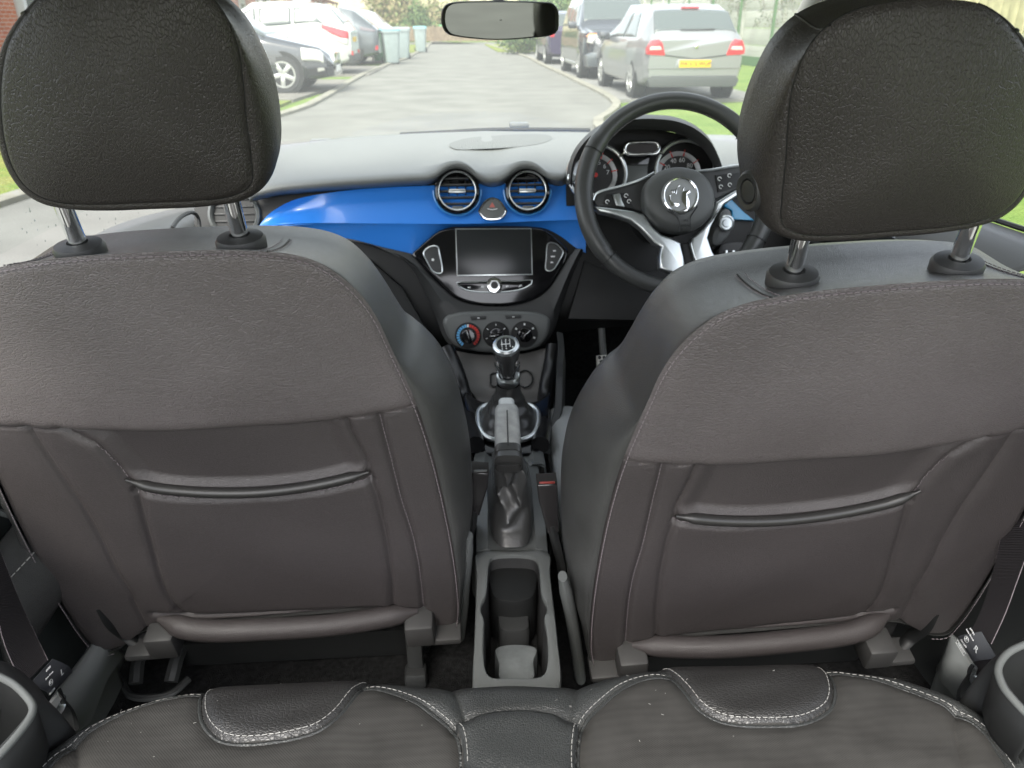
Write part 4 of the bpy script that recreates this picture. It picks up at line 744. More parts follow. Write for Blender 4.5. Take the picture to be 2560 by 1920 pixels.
for k in (0, 1, 2, 3, 4, 5):
    S = crv([np.r_[q, 0] for q in seams[k]], 90)[:, :2]; d_ = np.gradient(S, axis=0); nn_ = np.stack([-d_[:, 1], d_[:, 0]], 1)/np.linalg.norm(d_, axis=1, keepdims=True)
    sgn = {0: 1, 1: 1, 2: 1, 3: 1, 4: 1, 5: 1}[k]; S2 = S+nn_*.0042*sgn; keep = [i for i in range(90) if S2[i, 1] < np.interp(S2[i, 0], fe[:, 0], fe[:, 1])-.002]
    i0, i1 = keep[0], keep[-1]; wt = MB(); pp_ = MB()
    dashes(wt, [bz_(p)+[0, 0, .0009] for p in S2[i0:i1+1]], .0038, .0024, .0004); tube(pp_, [bz_(p)+[0, 0, .0004] for p in (S-nn_*.002)[i0:i1+1]], .0019, 6)
    wt.build('white_stitching', M_WTHREAD, cu); pp_.build('piping', M_LEAC, cu)
# crumbs of lint on the cushions belong to its surface
li = MB(); 
for i in range(45):
    x = random.uniform(-.42, .62); t = random.uniform(.004, .11); y = np.interp(x, fe[:, 0], fe[:, 1])-t; c = bz_((x, y)); a_ = random.random()*6; l_ = random.choice([.0004, .0005, .0014])
    tube(li, [c+[0, 0, .0008], c+[math.cos(a_)*l_, math.sin(a_)*l_, .0009], c+[math.cos(a_)*l_*1.7, math.sin(a_)*l_*1.5+.0004, .0007]], .00022, 4)
lo = li.build('lint', M_WTHREAD, cu); lo['kind'] = 'stuff'
# ---------------------------------------------------------------- shell of the car we sit in
shell = thing('blue_car', 'small blue car seen from its back seat, its pale lining and windscreen all round', 'car', (XC, 1, .2))
xs = np.linspace(-.60, .60, 20); ys = np.linspace(.05, 1.42, 20)
G6 = np.array([[[XC+x*(1-.10*max(0, (y-.9))), y, 1.375-.09*(x/.6)**4-.05*max(0, y-.9)**1.5-.015*max(0, .5-y)] for y in ys] for x in xs]); mb = MB(); sheet(mb, G6, .03, toward=(0, .5, 0)); mb.build('headliner', M_HEAD, shell, sharp=0)
wt_ = [[XC+x, 1.43-.10*(x/.6)**2, 1.335-.06*(x/.6)**4] for x in np.linspace(-.585, .585, 15)]; wb_ = [[XC+x*1.18, 2.30-.36*(x/.6)**2, .905+.03*(x/.6)**4] for x in np.linspace(-.6, .6, 15)]
G7 = np.array([[np.array(a)*(1-t)+np.array(b)*t+np.array([0, .03, .03])*math.sin(math.pi*t) for t in np.linspace(0, 1, 10)] for a, b in zip(wt_, wb_)])
obj('windscreen', G7.reshape(-1, 3), grid_faces(15, 10), glass_mat('windscreen_glass', (.94, .965, .91), .03, .07), shell, sharp=0)
for s in (-1, 1):
    c = crv([(XC+s*.60, 1.36, 1.30), (XC+s*.655, 1.60, 1.20), (XC+s*.71, 1.82, 1.04), (XC+s*.745, 1.95, .93), (XC+s*.76, 2.0, .80)], 24); mb = MB(); tube(mb, c, [.045+.012*t for t in np.linspace(0, 1, 24)], 12, flat=.75); mb.build('windscreen_pillar', mat('pillar_trim', (.38, .37, .35), .7), shell)
    mb = MB(); c = crv([(XC+s*.60, 1.36, 1.29), (XC+s*.62, .9, 1.33), (XC+s*.62, .45, 1.32), (XC+s*.62, .25, 1.32), (XC+s*.61, .06, 1.31)], 20); tube(mb, c, .035, 10); mb.build('roof_rail', M_HEAD, shell)
    mb = MB(); c = crv([(XC+s*.63, .34, 1.30), (XC+s*.68, .33, 1.05), (XC+s*.70, .33, .75), (XC+s*.70, .34, .4)], 20); tube(mb, c, .05, 10, flat=1.2); mb.build('centre_pillar', M_PLA, shell)
mb = MB(); G8 = [[[x, y, .23+.02*math.exp(-((x-XC)/.2)**2)-.0*y+.004*math.sin(x*30)*math.sin(y*27)] for y in np.linspace(-.1, 2.0, 30)] for x in np.linspace(-.66, .80, 30)]; sheet(mb, G8, .03, toward=(0, 0, 3)); mb.build('carpet', M_CARP, shell)
mb = MB(); sheet(mb, [[[XC+x, 2.0+.1*t, .23+.6*t] for t in np.linspace(0, 1, 5)] for x in (-.7, 0, .7)], .03); mb.build('bulkhead', M_CARP, shell)
mb = MB(); sheet(mb, [[[XC+x*(1+.1*t), 2.24-.32*(x/.68)**2+.9*t, .898-.17*t**1.6-.05*(x/.7)**4] for t in np.linspace(0, 1, 8)] for x in np.linspace(-.68, .68, 16)], .02, toward=(0, 2, 3)); mb.build('bonnet', M_BLU2, shell)
for p, w in (((1121, 270), .058), ((693, 306), .06)):
    c = PY(fV(p)[0], 2.34); mb = MB(); box(mb, c, (w, .04, .014), None, .005); mb.build('washer_nozzle', M_PLAG, shell)
wiper = MB(); c = crv([PY(p, 2.30) for p in fV((864, 290.5), (950, 286), (1050, 280.5), (1150, 279.5), (1275, 281))], 30); tube(wiper, c, .0055, 8); tag(wiper.build('wiper', M_DARK), 'black wiper blade lying along the foot of the windscreen', 'wiper')
# sills, quarter trims with storage bins
for s, nm in ((-1, 'left'), (1, 'right')):
    if s < 0:
        A_ = [PZ(p, z) for p, z in zip(fI((800, 520), (705, 690), (560, 890), (440, 1050), (395, 1200)), (.40, .40, .40, .41, .43))]; B_ = [PZ(p, z) for p, z in zip(fI((905, 640), (885, 720), (760, 950), (610, 1230), (560, 1350)), (.385, .385, .385, .395, .41))]
        C_ = [PZ(p, z) for p, z in zip(fI((1030, 740), (1000, 800), (880, 1010), (740, 1270), (600, 1380)), (.27, .27, .27, .3, .36))]
    else:
        A_ = [PZ(p, z) for p, z in zip(fJ((985, 470), (1060, 530), (1150, 680), (1200, 800), (1160, 980)), (.37, .37, .37, .38, .40))]; B_ = [PZ(p, z) for p, z in zip(fJ((930, 600), (905, 730), (980, 850), (1060, 990), (1060, 1080)), (.355, .355, .355, .365, .38))]
        C_ = [PZ(p, z) for p, z in zip(fJ((900, 700), (840, 780), (880, 900), (1000, 1020), (1050, 1090)), (.25, .25, .25, .28, .33))]
    A_, B_, C_ = crv(A_, 24), crv(B_, 24), crv(C_, 24); mid = A_*.3+B_*.7+np.array([0, 0, .012])
    mb = MB(); sheet(mb, np.array([[A_[i]-[0, 0, .12], A_[i], A_[i]*.7+B_[i]*.3+[0, 0, .008], mid[i], B_[i], B_[i]*.5+C_[i]*.5-[0, 0, .01], C_[i]] for i in range(24)]), .006, toward=(XC, .8, 2)); mb.build('sill_trim', mat('sill_plastic', (.22, .232, .23), .3, spec=.6, bump=('noise', 700, .15, .0004)), shell, sharp=0)
    if s < 0:
        rim = fI((-160, 850), (0, 932), (100, 985), (195, 1070), (255, 1150), (262, 1200), (240, 1260), (180, 1345), (80, 1465), (-40, 1590), (-160, 1680)); side = fI((300, 1000), (420, 1180), (500, 1290), (600, 1375), (520, 1480), (380, 1590), (220, 1760), (100, 1900))
    else:
        rim = fJ((1800, 520), (1624, 572), (1500, 632), (1425, 710), (1395, 790), (1405, 860), (1450, 960), (1530, 1060), (1624, 1160), (1760, 1290)); side = fJ((1330, 760), (1240, 860), (1160, 960), (1060, 1080), (1180, 1200), (1320, 1380), (1480, 1640), (1560, 1780))
    Zr = .66; R3 = crv([PZ(p, Zr) for p in rim], 40); S3 = crv([PZ(p, .575) for p in side], 40); ins_ = R3.mean(0)
    mb = MB(); tube(mb, R3, .0034, 10); q = mb.build('bin_rim', M_PLAG, shell)
    mb = MB(); sheet(mb, np.array([[R3[i]+(S3[i]-R3[i])*t+np.array([0, 0, .02*math.sin(math.pi*t)]) for t in np.linspace(0, 1, 10)]+[S3[i]-[0, 0, .2]] for i in range(40)]), .004, toward=(XC, .3, 2)); mb.build('side_bin', M_PLA, shell, sharp=0)
    mb = MB(); out = np.array([s*.10, 0, 0]); sheet(mb, np.array([[R3[i], R3[i]+(ins_-R3[i])*.15-[0, 0, .05], R3[i]+(ins_-R3[i])*.25+out*.3-[0, 0, .12]] for i in range(40)]), .003, toward=ins_+np.array([0, 0, .2])); mb.build('bin_lining', M_DARK, shell, sharp=0)
    mb = MB(); sheet(mb, np.array([[R3[i]+(ins_-R3[i])*k+out*.25-[0, 0, .12] for k in (.2, .6, .95)] for i in range(40)]), .003); mb.build('bin_floor', M_DARK, shell)
# doors
def door(s, label):
    mb = MB(); sheet(mb, [[[XC+s*(.72+.02*math.sin(3*t)), y, .80-.56*t] for t in np.linspace(0, 1, 8)] for y in np.linspace(.25, 1.90, 12)], .02); d = mb.build('door', M_DARK, shell); d['label'] = label; return d, 0, 0
dl, xi, xo = door(-1, 'left front door with a pale sill top and padded armrest beside the passenger seat')
out_ = [PX(p, -.64) for p in fV((150, 540), (228, 496), (300, 470), (440, 439), (600, 415))]; inn = [PX(p, -.56) for p in fV((150, 600), (300, 540), (400, 500), (450, 480), (560, 455))]
a = crv(out_, 30); b = crv(inn, 30); mb = MB(); sheet(mb, np.array([[a[i]-[.01, 0, .05], a[i], a[i]*.6+b[i]*.4+[0, 0, .008], b[i]*.8+a[i]*.2+[0, 0, .002], b[i]-[0, 0, .02], b[i]-[-.005, 0, .12]] for i in range(30)]), .005, toward=(0, 1.2, 2)); mb.build('sill_top', mat('pale_door_plastic', (.11, .115, .115), .5, bump=('noise', 500, .35, .0006)), dl, sharp=0)
mb = MB(); sheet(mb, [[[-.585-.02*math.sin(3*t), y, .78-.56*t] for t in np.linspace(0, 1, 10)] for y in np.linspace(.25, 1.95, 24)], .02, toward=(0, 1, .6)); mb.build('door_card', mat('door_green_grey', (.045, .052, .050), .5, bump=('noise', 700, .25, .0005), var=.12), dl)
mb = MB(); G9 = [[[-.575+.05*math.sin(math.pi*t)*w_, y, .62+.02*math.cos(t*3)-.12*t+.12*(y-.9)] for t in np.linspace(0, 1, 10)] for y, w_ in zip(np.linspace(.72, 1.5, 24), [1-.9*abs(k/11.5-1)**6 for k in range(24)])]; sheet(mb, G9, .01, toward=(0, 1, 1)); mb.build('armrest', M_LEAB, dl, sharp=0)
mb = MB(); G9 = np.array(G9); dashes(mb, G9[:, 2]+[.0015, 0, .0015], .006, .003, .001); mb.build('stitching', M_WTHREAD, dl)
c = crv([PX(p, -.56) for p in fK((-120, 860), (0, 888), (120, 925), (230, 943), (370, 948))], 20); mb = MB(); tube(mb, c, .004, 6); mb.build('pocket_lip', M_PLAG, dl)
hp_ = crv([PX(p, -.55) for p in fV((372, 492), (385, 474), (402, 462), (418, 460), (428, 470), (432, 500))], 20); mb = MB(); tube(mb, hp_, .004, 6); mb.build('door_handle_recess', M_PLA, dl)
obj('window_pane', [(-.66, .36, .90), (-.66, 1.95, .90), (-.60, 1.45, 1.28), (-.58, .36, 1.30)], [(0, 1, 2, 3)], glass_mat('door_glass', (.95, .97, .96), .03), dl, smooth=False)
dr, xi, xo = door(1, 'right front door with a dark panel and a chrome handle beside the driver seat')
out_ = [PX(p, .79) for p in fR((1860, 130), (1960, 158), (2100, 205), (2260, 258), (2700, 420))]; inn = [PX(p, .72) for p in fR((1300, 180), (1390, 210), (1560, 300), (1690, 372), (2000, 560))]
a = crv(out_, 30); b = crv(inn, 30); mb = MB(); sheet(mb, np.array([[a[i]-[-.01, 0, .05], a[i], a[i]*.6+b[i]*.4+[0, 0, .008], b[i]*.85+a[i]*.15+[0, 0, .003], b[i]-[.0, 0, .015], b[i]-[.004, 0, .06]] for i in range(30)]), .005, toward=(0, 1.2, 2)); mb.build('sill_top', MATS['pale_door_plastic'], dr, sharp=0)
mb = MB(); tube(mb, a+np.array([.004, 0, .004]), .004, 6); mb.build('window_seal', M_DARK, dr)
mb = MB(); sheet(mb, [[[.735+.02*math.sin(3*t), y, .87-.64*t] for t in np.linspace(0, 1, 10)] for y in np.linspace(.25, 1.95, 24)], .02, toward=(0, 1, .6)); mb.build('door_card', mat('door_dark', (.022, .024, .024), .5, bump=('noise', 700, .25, .0005)), dr)
rec = [PX(p, .715) for p in fR((640, 225), (760, 215), (920, 210), (945, 285), (880, 300), (760, 265))]; mb = MB(); prism(mb, rec, (.02, 0, 0), .004); mb.build('handle_recess', M_PLA, dr)
hnd = [PX(p, .708) for p in fR((735, 222), (915, 214), (930, 272), (900, 276), (800, 262))]; mb = MB(); prism(mb, hnd, (.008, 0, 0), .003); mb.build('door_handle', M_CHR, dr)
c = crv([PX(p, .712) for p in fR((620, 292), (750, 325), (900, 368), (1000, 360), (1100, 328), (1230, 312), (1360, 325), (1510, 366))], 40); mb = MB(); tube(mb, c, .0035, 6); mb.build('pocket_lip', M_PLA, dr)
obj('window_pane', [(.80, .36, .90), (.80, 1.95, .90), (.73, 1.45, 1.28), (.71, .36, 1.30)], [(0, 1, 2, 3)], glass_mat('door_glass', (.95, .97, .96), .03), dr, smooth=False)
# rain drops on the left window
rd = MB()
for i in range(46):
    p = fV((random.uniform(40, 330), random.uniform(442, 530)))[0]; c = PX(p, -.652+.0); r = random.uniform(.0008, .0024); lathe(rd, [(.0002, r*.5), (r*.8, r*.2), (r, 0)], c, (1, 0, 0), 8)
rdo = rd.build('rain_drops', glass_mat('water_drop', (.72, .76, .74), .1), dl); rdo['kind'] = 'stuff'
# seat belts
def belt(label, edgeL, edgeR, tagpts, tx, low, Xs, Xt, side):
    o = thing('seat_belt', label, 'seat belt', PX(low[0], Xt)); m_ = mat('belt_webbing', (.028, .024, .026), .7, bump=('wave', 260, .8, .0012, (1, 1, 1)))
    L_ = crv([PX(p, x) for p, x in zip(edgeL, np.linspace(Xs, Xt, len(edgeL)))], 20); R_ = crv([PX(p, x) for p, x in zip(edgeR, np.linspace(Xs, Xt, len(edgeR)))], 20)
    mb = MB(); sheet(mb, np.array([[L_[i]*(1-t)+R_[i]*t for t in np.linspace(0, 1, 7)] for i in range(20)]), .0016); wb = mb.build('webbing', m_, o)
    mb = MB(); tube(mb, R_+[0, -.001, .0], .0005, 5); tube(mb, L_+[0, -.001, 0], .0004, 5); mb.build('webbing_edge', M_THREAD, wb)
    T4 = [PX(p, Xt) for p in tagpts]; nrm = np.cross(T4[1]-T4[0], T4[3]-T4[0]); nrm /= np.linalg.norm(nrm); nrm *= np.sign(nrm@(CAM-T4[0])) ; Gt = []
    for a_ in np.linspace(0, 1, 12): Gt.append([(T4[0]*(1-a_)+T4[1]*a_)*(1-b_)+(T4[3]*(1-a_)+T4[2]*a_)*b_+nrm*(.003+.006*math.sin(math.pi*(a_ if side == 'L' else a_))) for b_ in np.linspace(0, 1, 8)])
    mb = MB(); sheet(mb, Gt, .0008); lb = mb.build('belt_label', mat('label_grey', (.075, .078, .085), .35, spec=.6), o)
    return o, T4, nrm, lb
fb = lambda *p: fI(*p)
o, T4, nrm, lb = belt('black seat belt on the left with a grey label marked L', fI((-260, -900), (-240, -400), (-60, 200), (30, 640), (190, 1000)), fI((-120, -900), (-60, -300), (130, 250), (270, 560), (385, 795)), fI((398, 790), (552, 902), (370, 1088), (205, 1000)), None, fI((300, 1130)), -.62, -.47, 'L')
def label_print(T4, nrm, lb, xv, yv, big, bx, by, lx, lys):
    wl, hl = np.linalg.norm(xv), np.linalg.norm(yv); LP = Plane((T4[0]+T4[1]+T4[2]+T4[3])/4+nrm*.0092, nrm, xv); LP.y = LP.y*np.sign(LP.y@yv)
    text('lettering', big, LP, (bx*wl, by*hl), .0105, M_WHITE, lb, w=.0004)
    for s_, ly, sz in zip(('69784', 'Auto Group', 'E1', '061399', 'AIRBAG'), lys, (.0036, .003, .004, .0036, .0036)): text('lettering', s_, LP, (lx*wl, ly*hl), sz, M_WHITE, lb, w=.0004)
    mb = MB(); cE = LP.P(lx*wl, lys[2]*hl, .0006); tube(mb, [cE+.0034*(math.cos(a_)*LP.x+math.sin(a_)*LP.y) for a_ in np.linspace(0, 2*math.pi, 20, endpoint=False)], .0003, 4, True); mb.build('approval_ring', M_WHITE, lb)
    mb = MB(); tube(mb, [LP.P(lx*wl+dx*.0085, lys[4]*hl+dy*.0026, .0005) for dx, dy in ((-1, -1), (1, -1), (1, 1), (-1, 1))], .00025, 4, True); mb.build('airbag_box', M_WHITE, lb)
label_print(T4, nrm, lb, T4[0]-T4[3], T4[0]-T4[1], 'L', .22, .0, -.27, (.40, .24, .06, -.16, -.36))
st_ = [PX(p, -.465) for p in fI((205, 1000), (370, 1088), (400, 1160), (360, 1160), (250, 1070))]; mb = MB(); prism(mb, st_, (-.004, 0, 0)); mb.build('lower_webbing', MATS['belt_webbing'], o)
mb = MB(); tube(mb, crv([PX(p, -.462) for p in fI((400, 1190), (435, 1130), (470, 1075), (485, 1120), (470, 1190), (440, 1235))], 20), .006, 8, flat=.5); mb.build('anchor', M_SAT, o)
mb = MB(); sheet(mb, smooth_rows([[PX(p, -.455) for p in fI((455, 1040), (500, 1100), (560, 1190), (590, 1290), (600, 1365))], [PX(p, -.47) for p in fI((490, 1120), (480, 1180), (450, 1245), (500, 1330), (590, 1375))]], 12, 6), .004); mb.build('anchor_cover', M_PLA, o)
o, T4, nrm, lb = belt('black seat belt on the right with a grey label marked R', fJ((1500, -900), (1420, -400), (1330, 0), (1250, 250), (1150, 470)), fJ((1800, -900), (1700, -400), (1560, 0), (1450, 300), (1330, 560)), fJ((1060, 500), (1270, 455), (1408, 690), (1195, 722)), None, fJ((1200, 800)), .70, .56, 'R')
label_print(T4, nrm, lb, T4[3]-T4[0], T4[1]-T4[0], 'R', .18, .12, -.30, (.36, .22, .02, -.18, -.36))
mb = MB(); prism(mb, [PX(p, .565) for p in fJ((1190, 715), (1400, 690), (1380, 760), (1240, 940), (1190, 800))], (.004, 0, 0)); mb.build('lower_webbing', MATS['belt_webbing'], o)
mb = MB(); tube(mb, crv([PX(p, .555) for p in fJ((1185, 760), (1165, 830), (1175, 890), (1215, 935), (1190, 850))], 20), .005, 8, flat=.5); mb.build('anchor', M_SAT, o)
mb = MB(); sheet(mb, smooth_rows([[PX(p, .55) for p in fJ((1190, 760), (1120, 850), (1080, 930), (1060, 1000), (1060, 1075))], [PX(p, .56) for p in fJ((1170, 790), (1160, 860), (1200, 930), (1150, 1000), (1080, 1065))]], 12, 6), .004); mb.build('anchor_cover', M_PLA, o)
# rear-view mirror
MP = Plane(PY((1250, 52), 1.45), (.02, -1, -.06)); mo = fV((953, 30), (957, 16), (966, 8), (985, 4), (1080, 2), (1170, 4), (1195, 7), (1206, 20), (1208, 45), (1205, 68), (1190, 77), (1150, 82), (1100, 86), (1060, 86.5), (1020, 83.5), (985, 79), (965, 73), (954, 55))
mp = crv([MP.at(p) for p in mo], 64, True); cm_ = mp.mean(0)
mir = thing('rear_view_mirror', 'wide black-framed interior mirror hanging at the top of the windscreen', 'mirror', cm_)
mb = MB(); loft(mb, [cm_+(mp-cm_)*s-MP.n*w for s, w in ((.93, -.001), (.955, -.004), (.985, -.003), (1, .003), (.99, .014), (.9, .028), (.5, .036), (.02, .037))], caps=False); mb.build('mirror_housing', M_DARK, mir)
mb = MB(); loft(mb, [cm_+(mp-cm_)*s+MP.n*w for s, w in ((.945, -.004), (.945, .001), (.02, .001))], caps=False); mb.build('mirror_glass', mat('mirror_silver', (.36, .38, .35), .03, metal=1), mir)
mb = MB(); tube(mb, crv([cm_-MP.n*.03, cm_+np.array([0, .06, .03]), cm_+np.array([0, .09, .1])], 10), .01, 8); mb.build('mirror_stem', M_DARK, mir)
# brake pedal
bp = thing('brake_pedal', 'drilled metal brake pedal in the dark driver footwell', 'pedal', PY((1520, 905), 1.55))
BP = Plane(PY(fG((1535, 790))[0], 1.55), (0, -1, .7)); mb = MB(); prism(mb, [BP.at(p) for p in fG((1458, 735), (1573, 728), (1593, 740), (1583, 860), (1463, 858))], BP.n*-.012, .004); pad_ = mb.build('pedal_pad', mat('brushed_pedal', (.72, .71, .66), .45, metal=.1), bp)
for i in range(4):
    for j in range(3): mb = MB(); lathe(mb, [(.0003, 0), (.0042, 0), (.0042, .0006), (.0003, .0006)], BP.at(fG((1478+34*j+(i % 2)*12, 752+31*i))[0], .0004), BP.n, 10); mb.build('rubber_stud', M_DARK, pad_)
mb = MB(); tube(mb, crv([PY(p, y) for p, y in zip(fG((1490, 480), (1496, 600), (1508, 740)), (1.62, 1.6, 1.57))], 10), .008, 8); mb.build('pedal_arm', M_PLAG, bp)
# seat rail clips on the carpet under the left seat
for (x, y), lab in (((450, 400), 'dark metal seat rail end on the carpet below the left hinge of the passenger seat'), ((1860, 390), 'dark upright seat latch on the carpet below the right hinge of the passenger seat')):
    c = PZ(fL((x, y))[0], .26); o = thing('seat_rail_end', lab, 'seat rail', c, 'seat rail ends under the passenger seat')
    mb = MB()
    if x < 1000:
        for dx in (-.03, .03): tube(mb, crv([c+[dx, .05, .03], c+[dx, .0, .028], c+[dx*.9, -.03, .01]], 8), .011, 8)
        mb.build('rail_pair', M_PLA, o)
        mb = MB(); tube(mb, crv([c+[-.05, -.02, .004], c+[-.03, -.045, .0], c+[.03, -.045, 0], c+[.05, -.02, .004]], 14), .006, 8); mb.build('rail_stop', M_PLA, o)
    else:
        box(mb, c+[0, 0, .05], (.025, .02, .1), None, .004); mb.build('latch_arm', M_PLA, o); mb = MB(); box(mb, c+[0, -.01, .0], (.035, .03, .03), None, .006); mb.build('latch_foot', M_PLA, o)
# ---------------------------------------------------------------- outside: ground, road, kerbs
M_ASPH = mat('asphalt', (.150, .152, .138), .9, spec=.2, bump=('noise', 60, .4, .01), var=.16, vscale=1.3)
M_CONC = mat('drive_concrete', (.15, .145, .13), .9, spec=.2, bump=('noise', 30, .3, .01), var=.2, vscale=2)
M_KERB = mat('kerb_stone', (.19, .185, .15), .9, var=.2, vscale=3, bump=('noise', 40, .4, .01))
M_GRASS = mat('grass', (.10, .165, .04), .95, spec=.1, bump=('noise', 25, .8, .05), var=.3, vscale=1.6, var_col=(.16, .22, .06))
M_VERGE = mat('worn_verge', (.20, .19, .07), .95, spec=.1, bump=('noise', 25, .8, .05), var=.3, vscale=2.5, var_col=(.11, .18, .035))
Lk = [PZ(p, 0) for p in fB((400, 905), (520, 870), (640, 810), (760, 740), (900, 650), (1050, 570), (1200, 510), (1330, 465), (1400, 425), (1480, 385), (1500, 352), (1540, 326))]
Lk = crv([(-4.6, -14, 0), (-4.2, -3, 0), (-3.55, 3.5, 0), (-2.95, 8, 0)]+Lk, 90)
Rk = [PZ(p, 0) for p in fC((770, 858), (850, 800), (900, 760), (915, 720), (880, 690), (820, 650), (720, 600), (620, 550), (520, 500), (420, 455), (330, 405))]
Rk = crv([(1.95, -14, 0), (1.95, 2, 0), (1.75, 7.5, 0)]+Rk+[(1.9, 50, 0)], 90)
mb = MB(); sheet(mb, [[[x, y, -.02] for y in np.linspace(-60, 260, 24)] for x in np.linspace(-150, 150, 20)], .3, toward=(0, 0, 50)); struct(mb.build('ground', M_GRASS))
mb = MB(); sheet(mb, np.array([[Lk[i]*(1-t)+Rk[i]*t+[0, 0, .004] for t in np.linspace(0, 1, 8)] for i in range(90)]), .02, toward=(0, 0, 50)); struct(mb.build('road', M_ASPH))
mb = MB(); sheet(mb, [[[x, y, .004] for y in (50.3, 52.5, 54.4)] for x in np.linspace(-14, 30, 8)], .02, toward=(0, 0, 50)); struct(mb.build('cross_road', M_ASPH))
for P, s in ((Lk, -1), (Rk, 1)):
    mb = MB(); d = np.gradient(P, axis=0); nn = np.stack([d[:, 1], -d[:, 0], 0*d[:, 0]], 1); nn /= np.linalg.norm(nn, axis=1, keepdims=True); nn *= s; hgt = .055
    sheet(mb, np.array([[P[i]-[0, 0, .1], P[i]+[0, 0, hgt-.01], P[i]+nn[i]*.02+[0, 0, hgt], P[i]+nn[i]*.13+[0, 0, hgt], P[i]+nn[i]*.14-[0, 0, .1]] for i in range(90)]), .002, toward=(0, 10, 30)); struct(mb.build('kerb', M_KERB))
def flat(name, pts, m, z=.03):
    mb = MB(); prism(mb, [(x, y, z) for x, y in pts], (0, 0, -.06)); return struct(mb.build(name, m))
flat('driveway', [(-2.75, 13.6), (-2.25, 18.6), (-9, 18.6), (-9, 13.6)], M_CONC); flat('driveway', [(-2.15, 20.2), (-2.05, 24.4), (-9, 24.4), (-9, 20.2)], M_CONC); flat('driveway', [(-1.95, 27), (-1.75, 35), (-9, 35), (-9, 27)], M_CONC)
flat('grass_verge', [(-3.05, 8), (-2.75, 13.5), (-6, 13.5), (-6, 8)], M_VERGE, .028); flat('grass_verge', [(-1.7, 36), (-1.5, 48), (-9, 48), (-9, 36)], M_VERGE, .028)
flat('parking_bay', [(2.72, 13.2), (2.85, 36), (5.4, 36), (5.4, 13.2)], mat('bay_asphalt', (.17, .17, .16), .9, var=.15, vscale=2), .03)
flat('grass_verge', [(-3.85, -4), (-3.15, 7.9), (-8.9, 7.9), (-8.9, -4)], M_VERGE, .028); flat('grass_verge', [(-6.1, 8), (-6.1, 13.5), (-8.9, 13.5), (-8.9, 8)], M_VERGE, .028)
flat('grass_verge', [(1.9, 36.3), (1.75, 49), (8, 49), (8, 36.3)], M_VERGE, .028)
# ---------------------------------------------------------------- parked cars
M_TYRE = mat('tyre', (.025, .026, .027), .8); M_RIM = mat('alloy', (.42, .43, .42), .3, metal=.6); M_CGL = mat('car_glass', (.07, .085, .085), .06, spec=.4)
M_RLAMP = mat('rear_lamp', (.42, .012, .02), .15, coat=.8); M_CLAMP = mat('clear_lamp', (.40, .40, .37), .12, coat=.8, spec=.8); M_PLATE_Y = mat('yellow_plate', (.62, .40, .01), .4); M_PLATE_W = mat('white_plate', (.75, .76, .74), .4)
def crp(P, t):
    P = np.asarray(P); n = len(P); t = min(max(t, 0), n-1-1e-6); i = int(t); f_ = t-i; p0, p1, p2, p3 = P[max(i-1, 0)], P[i], P[i+1], P[min(i+2, n-1)]
    return .5*(2*p1+(p2-p0)*f_+(2*p0-5*p1+4*p2-p3)*f_**2+(3*p1-p0-3*p2+p3)*f_**3)
